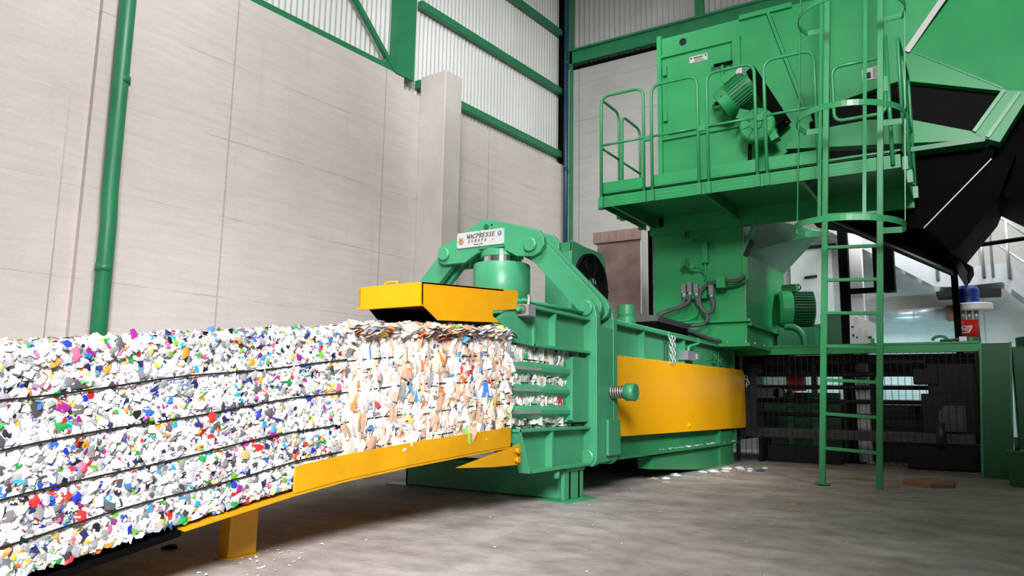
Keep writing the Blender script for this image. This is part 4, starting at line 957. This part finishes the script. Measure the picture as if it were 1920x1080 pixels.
for x in (-.31, -.22, -.12): MB().cyl((x, 14.45, 2.42), (x, 14.45, 2.58), .035, 12).build('spacer', 'galv', pm)
rt = MB().lathe((-.225, 14.5, 2.14), (0,0,1), [(0,.14),(.285,.14)], 32).build('red_cylinder', 'red', pm)
for p in rt.data.polygons: p.use_smooth = len(p.vertices) == 4
MB().lathe((-.225, 14.5, 1.95), (0,0,1), [(0,.145),(.19,.145)], 32).build('base_cylinder', 'green_mid', pm)
MB().box(-.42, -.05, 14.3, 14.75, 0, 1.95).build('stand', 'green_dark', pm)
# emblem: slanted outline with two letters, wrapped round the red cylinder
lg = MB()
def wrap(u, v): t = u/.142; return V((-.225 + .1425*math.sin(t), 14.5 - .1425*math.cos(t), 2.27 + v))
def stroke(a, b_, w):
    n = 6; a, b_ = V(a), V(b_); d = (b_-a).normalized(); q = V((-d.y, d.x))*w/2; vs = []
    for i in range(n+1):
        c = a + (b_-a)*i/n; vs += [wrap(*(c+q)), wrap(*(c-q))]
    lg.add(vs, [(2*i, 2*i+1, 2*i+3, 2*i+2) for i in range(n)])
sh = .35
def S(x, y): return (x + sh*y - .055, y)
for a, b_, w in (((-.085,.05),(.075,.05),.012), ((.075,.05),(.06,-.055),.014), ((.06,-.055),(-.09,-.055),.014), ((-.085,.05),(-.085,-.03),.012),
                 ((-.062,-.03),(-.062,.032),.013), ((-.062,.032),(-.035,-.01),.012), ((-.035,-.01),(-.008,.032),.012), ((-.008,.032),(-.008,-.03),.013),
                 ((.055,.03),(.015,.03),.011), ((.015,.03),(.015,-.03),.013), ((.015,-.03),(.055,-.03),.011), ((.055,-.03),(.055,.0),.012), ((.055,.0),(.035,.0),.011)):
    stroke(S(*a), S(*b_), w)
lg.build('logo', 'white', rt, label='white slanted logo')
# fittings on the fence rail
hk = thing('lifting_shackle', (-.4, 13.42, 2.0), 'green steel shackle and hook lying on the fence rail', 'shackle')
MB().tube([(-.62+.10*math.cos(t*PI/8), 13.42, 2.02+.07*math.sin(t*PI/8)) for t in range(9)], .022, 8).build('ring', 'green_mid', hk); MB().cyl((-.62, 13.42, 2.01), (-.3, 13.42, 2.04), .022, 8).build('hook', 'grey', hk); MB().box(-.36, -.26, 13.37, 13.47, 2.0, 2.07).build('clamp', 'galv', hk)
# staircase on the back wall
sc = thing('staircase', (-.3, 16.3, 0), 'grey steel staircase with landing against the back wall', 'staircase')
for y in (15.95, 16.75):
    MB().prism([(-.75, 3.22), (-.40, 3.20), (.30, 3.24), (1.9, 1.65), (1.9, 1.99), (.40, 3.58), (-.35, 3.56), (-2.35, 4.98), (-2.75, 5.0), (-2.75, 4.62)], 'Y', y, y+.03).build('stringer', 'stair', sc)
MB().box(-.7, .35, 15.98, 16.75, 3.30, 3.34).build('landing', 'stair', sc)
for i in range(7): x = -.85 - .27*i; z = 3.52 + .19*i; MB().box(x-.13, x+.13, 15.98, 16.75, z, z+.03).build('step', 'stair', sc)
for i in range(7): x = .55 + .21*i; z = 3.10 - .20*i; MB().box(x-.11, x+.11, 15.98, 16.75, z, z+.03).build('step', 'stair', sc)
for x, z in ((-.70, 3.35), (.03, 3.35), (.42, 3.30), (1.1, 2.6), (-1.5, 4.15)): MB().cyl((x, 15.93, z), (x, 15.93, z+1.05), .03, 10).build('railing_post', 'galv', sc)
MB().tube(fillet([(1.9, 15.93, 2.85), (.42, 15.93, 4.36), (.17, 15.93, 4.55), (.17, 15.93, 3.35)], .05), .024, 8).build('handrail', 'galv', sc)
MB().tube(fillet([(.03, 15.93, 3.35), (.03, 15.93, 4.52), (-.75, 15.93, 4.52), (-2.6, 15.93, 5.9)], .05), .024, 8).build('handrail', 'galv', sc)
MB().tube([(.03, 15.93, 3.95), (-.72, 15.93, 3.95), (-2.6, 15.93, 5.3)], .02, 8).tube([(.3, 15.93, 3.9), (1.9, 15.93, 2.4)], .02, 8).build('middle_rail', 'galv', sc)
MB().box(-.75, .28, 16.0, 16.7, 3.06, 3.14).build('light_tray', 'dark', sc)
du = thing('ventilation_duct', (-1.1, 16.7, 2.75), 'silver round duct along the back wall under the stairs', 'duct')
MB().cyl((-2.0, 16.75, 2.78), (-.62, 16.75, 2.80), .13, 20).build('duct_pipe', 'galv', du); MB().cyl((-.62, 16.75, 2.80), (-.42, 16.75, 2.80), .16, 20).build('duct_collar', 'rust', du)
for x in (-1.75, -1.2): MB().cyl((x, 16.75, 2.78), (x+.03, 16.75, 2.78), .138, 20).build('duct_band', 'galv', du)
MB().cyl((-.36, 14.3, 3.62), (1.8, 14.3, 3.78), .035, 10).build('crossbar', 'black', b2)

# ------------------------------------------------------------------ things on the floor
m = MB(); pts = [(-1.02, 10.95), (-.98, 11.12), (-.72, 11.28), (-.45, 11.14), (-.47, 10.98), (-.7, 10.80)]
top = [(x, y, .03 + .05*math.sin(x*9+y*5)**2) for x, y in pts] + [(-.75, 11.04, .10)]
m.add(top, [(i, (i+1) % 6, 6) for i in range(6)]); m.add([(x, y, .0) for x, y in pts] + top[:6], [(i, (i+1)%6, 6+(i+1)%6, 6+i) for i in range(6)] + [(5,4,3,2,1,0)])
tag(m.build('cardboard_sheet', 'card'), 'crumpled reddish brown cardboard sheet on the floor beside the ladder', 'cardboard')
def scrap(x, y, s, mat, label, group=None):
    m = MB(); k_ = 7; vs = [(x, y, s*.5)]
    for i in range(k_):
        t = 2*PI*i/k_; r = s*random.uniform(.5, 1.15); vs.append((x + r*1.3*math.cos(t), y + r*math.sin(t), random.uniform(.0, s*.35)))
    vs += [(a, b_, 0) for a, b_, c in vs[1:]]
    m.add(vs, [(0, 1+i, 1+(i+1)%k_) for i in range(k_)] + [(1+i, 1+k_+i, 1+k_+(i+1)%k_, 1+(i+1)%k_) for i in range(k_)])
    return tag(m.build('paper_scrap', mat), label, 'paper scrap', group)
G1 = 'loose scraps by the press foot'
for (x, y, s) in ((-3.46,11.63,.07),(-3.39,11.98,.06),(-3.30,11.75,.05),(-3.12,11.52,.05),(-3.62,10.9,.05),(-3.52,11.1,.07),(-3.40,11.25,.05),(-3.2,11.9,.05),(-3.05,12.2,.05)):
    scrap(x, y, s, 'paper', 'crumpled white paper scrap in the heap at the press foot', G1)
scrap(-2.98, 11.62, .06, 'bluebit', 'bright blue plastic scrap among the paper by the press foot')
scrap(-3.33, 11.50, .06, 'card', 'reddish brown card scrap in the heap by the press foot')
scrap(-4.34+.6, 10.16, .07, 'paper', 'lone upright white paper scrap on the floor before the amber cover')
scrap(-3.80, 9.47, .06, 'tan', 'small tan card scrap on the floor before the amber cover'); scrap(-3.70, 9.62, .055, 'paper', 'white paper scrap touching the tan one before the amber cover')
scrap(-3.50, 9.15, .05, 'tan', 'small flat tan scrap nearest the viewer before the amber cover')
scrap(-1.75, 8.1, .05, 'card', 'small reddish scrap alone in the middle of the floor')
scrap(-4.75, 3.75, .06, 'paper', 'white scrap on the floor behind the yellow leg'); scrap(-4.6, 3.1, .05, 'rubber', 'black scrap on the floor left of the yellow leg')
m = MB()
def crumb(x, y, s):
    p = V((x, y, .003)); m.add([p + V((random.gauss(0,s), random.gauss(0,s), random.uniform(0, s))) for _ in range(4)], [(0,1,2),(0,2,3)])
for q in range(420):
    r = random.random()
    if r < .35: crumb(random.gauss(-3.35, .25), random.gauss(11.2, .5), random.uniform(.004, .014))
    elif r < .5: crumb(random.gauss(-3.95, .22), random.gauss(3.2, .22), random.uniform(.004, .016))
    elif r < .6: crumb(random.gauss(-1.5, .35), random.gauss(10.2, .2), random.uniform(.004, .010))
    else: crumb(random.uniform(-4.2, -.4), random.uniform(4.0, 11.0), random.uniform(.003, .008))
tag(m.build('litter', 'paper'), 'fine white paper crumbs scattered over the concrete floor', 'litter', kind='stuff')

# ------------------------------------------------------------------ light
W = bpy.data.worlds.new('World'); SC.world = W; W.use_nodes = True
W.node_tree.nodes['Background'].inputs['Color'].default_value = (1.0, .99, .98, 1); W.node_tree.nodes['Background'].inputs['Strength'].default_value = .18
def area(name, loc, target, sx, sy, power, col=(1,1,1)):
    l = bpy.data.lights.new(name, 'AREA'); l.shape = 'RECTANGLE'; l.size = sx; l.size_y = sy; l.energy = power; l.color = col
    o = bpy.data.objects.new(name, l); COL.objects.link(o); o.location = loc
    o.rotation_euler = (V(target) - V(loc)).to_track_quat('-Z', 'Y').to_euler(); return o
def spot(name, loc, target, deg, power, radius, blend=1.0, col=(1,1,1)):
    l = bpy.data.lights.new(name, 'SPOT'); l.spot_size = math.radians(deg); l.spot_blend = blend; l.energy = power; l.shadow_soft_size = radius; l.color = col
    o = bpy.data.objects.new(name, l); COL.objects.link(o); o.location = loc
    o.rotation_euler = (V(target) - V(loc)).to_track_quat('-Z', 'Y').to_euler(); return o
spot('key_light', (1.5, -2.6, 5.4), (-4.7, 3.9, .9), 58, 9300, 1.4)
spot('hopper_fill', (1.2, -2.0, 7.5), (-1.2, 12, 6.4), 46, 6500, 1.2)  # added spot, no fixture: brightens hopper and conveyor
spot('cover_fill', (1.8, 5.0, 5.0), (-3.8, 10.6, 1.1), 27, 3300, .8)  # added narrow spot to lift the amber side cover
spot('wall_fill', (-3.0, 3.0, 9.5), (-9.8, 7.6, 4.2), 112, 3100, 1.5, .8)  # added spot that evens out the left wall
spot('corner_light', (-4.5, 7.0, 11.0), (-9.0, 15.5, 7.0), 70, 2000, 1.2, 1.0)
area('back_fill', (1.2, 14.6, 8.5), (-.8, 17, 2.5), 2.5, 2, 450)  # added area lamp to brighten the right part of the back wall
area('stair_fill', (-.9, 14.25, 4.7), (-.9, 17, 2.9), 2.6, .5, 65)  # added lamp hidden behind the chute, brightens wall and stairs
area('rear_fill', (-1.3, 15.5, 1.72), (-1.3, 17, 1.2), 1.6, .25, 45, (.5, .92, 1.0))  # added cyan lamp, hidden, brightens the wall seen through the fence
SC.view_settings.view_transform = 'Standard'; SC.view_settings.look = 'None'; SC.view_settings.exposure = 0.0
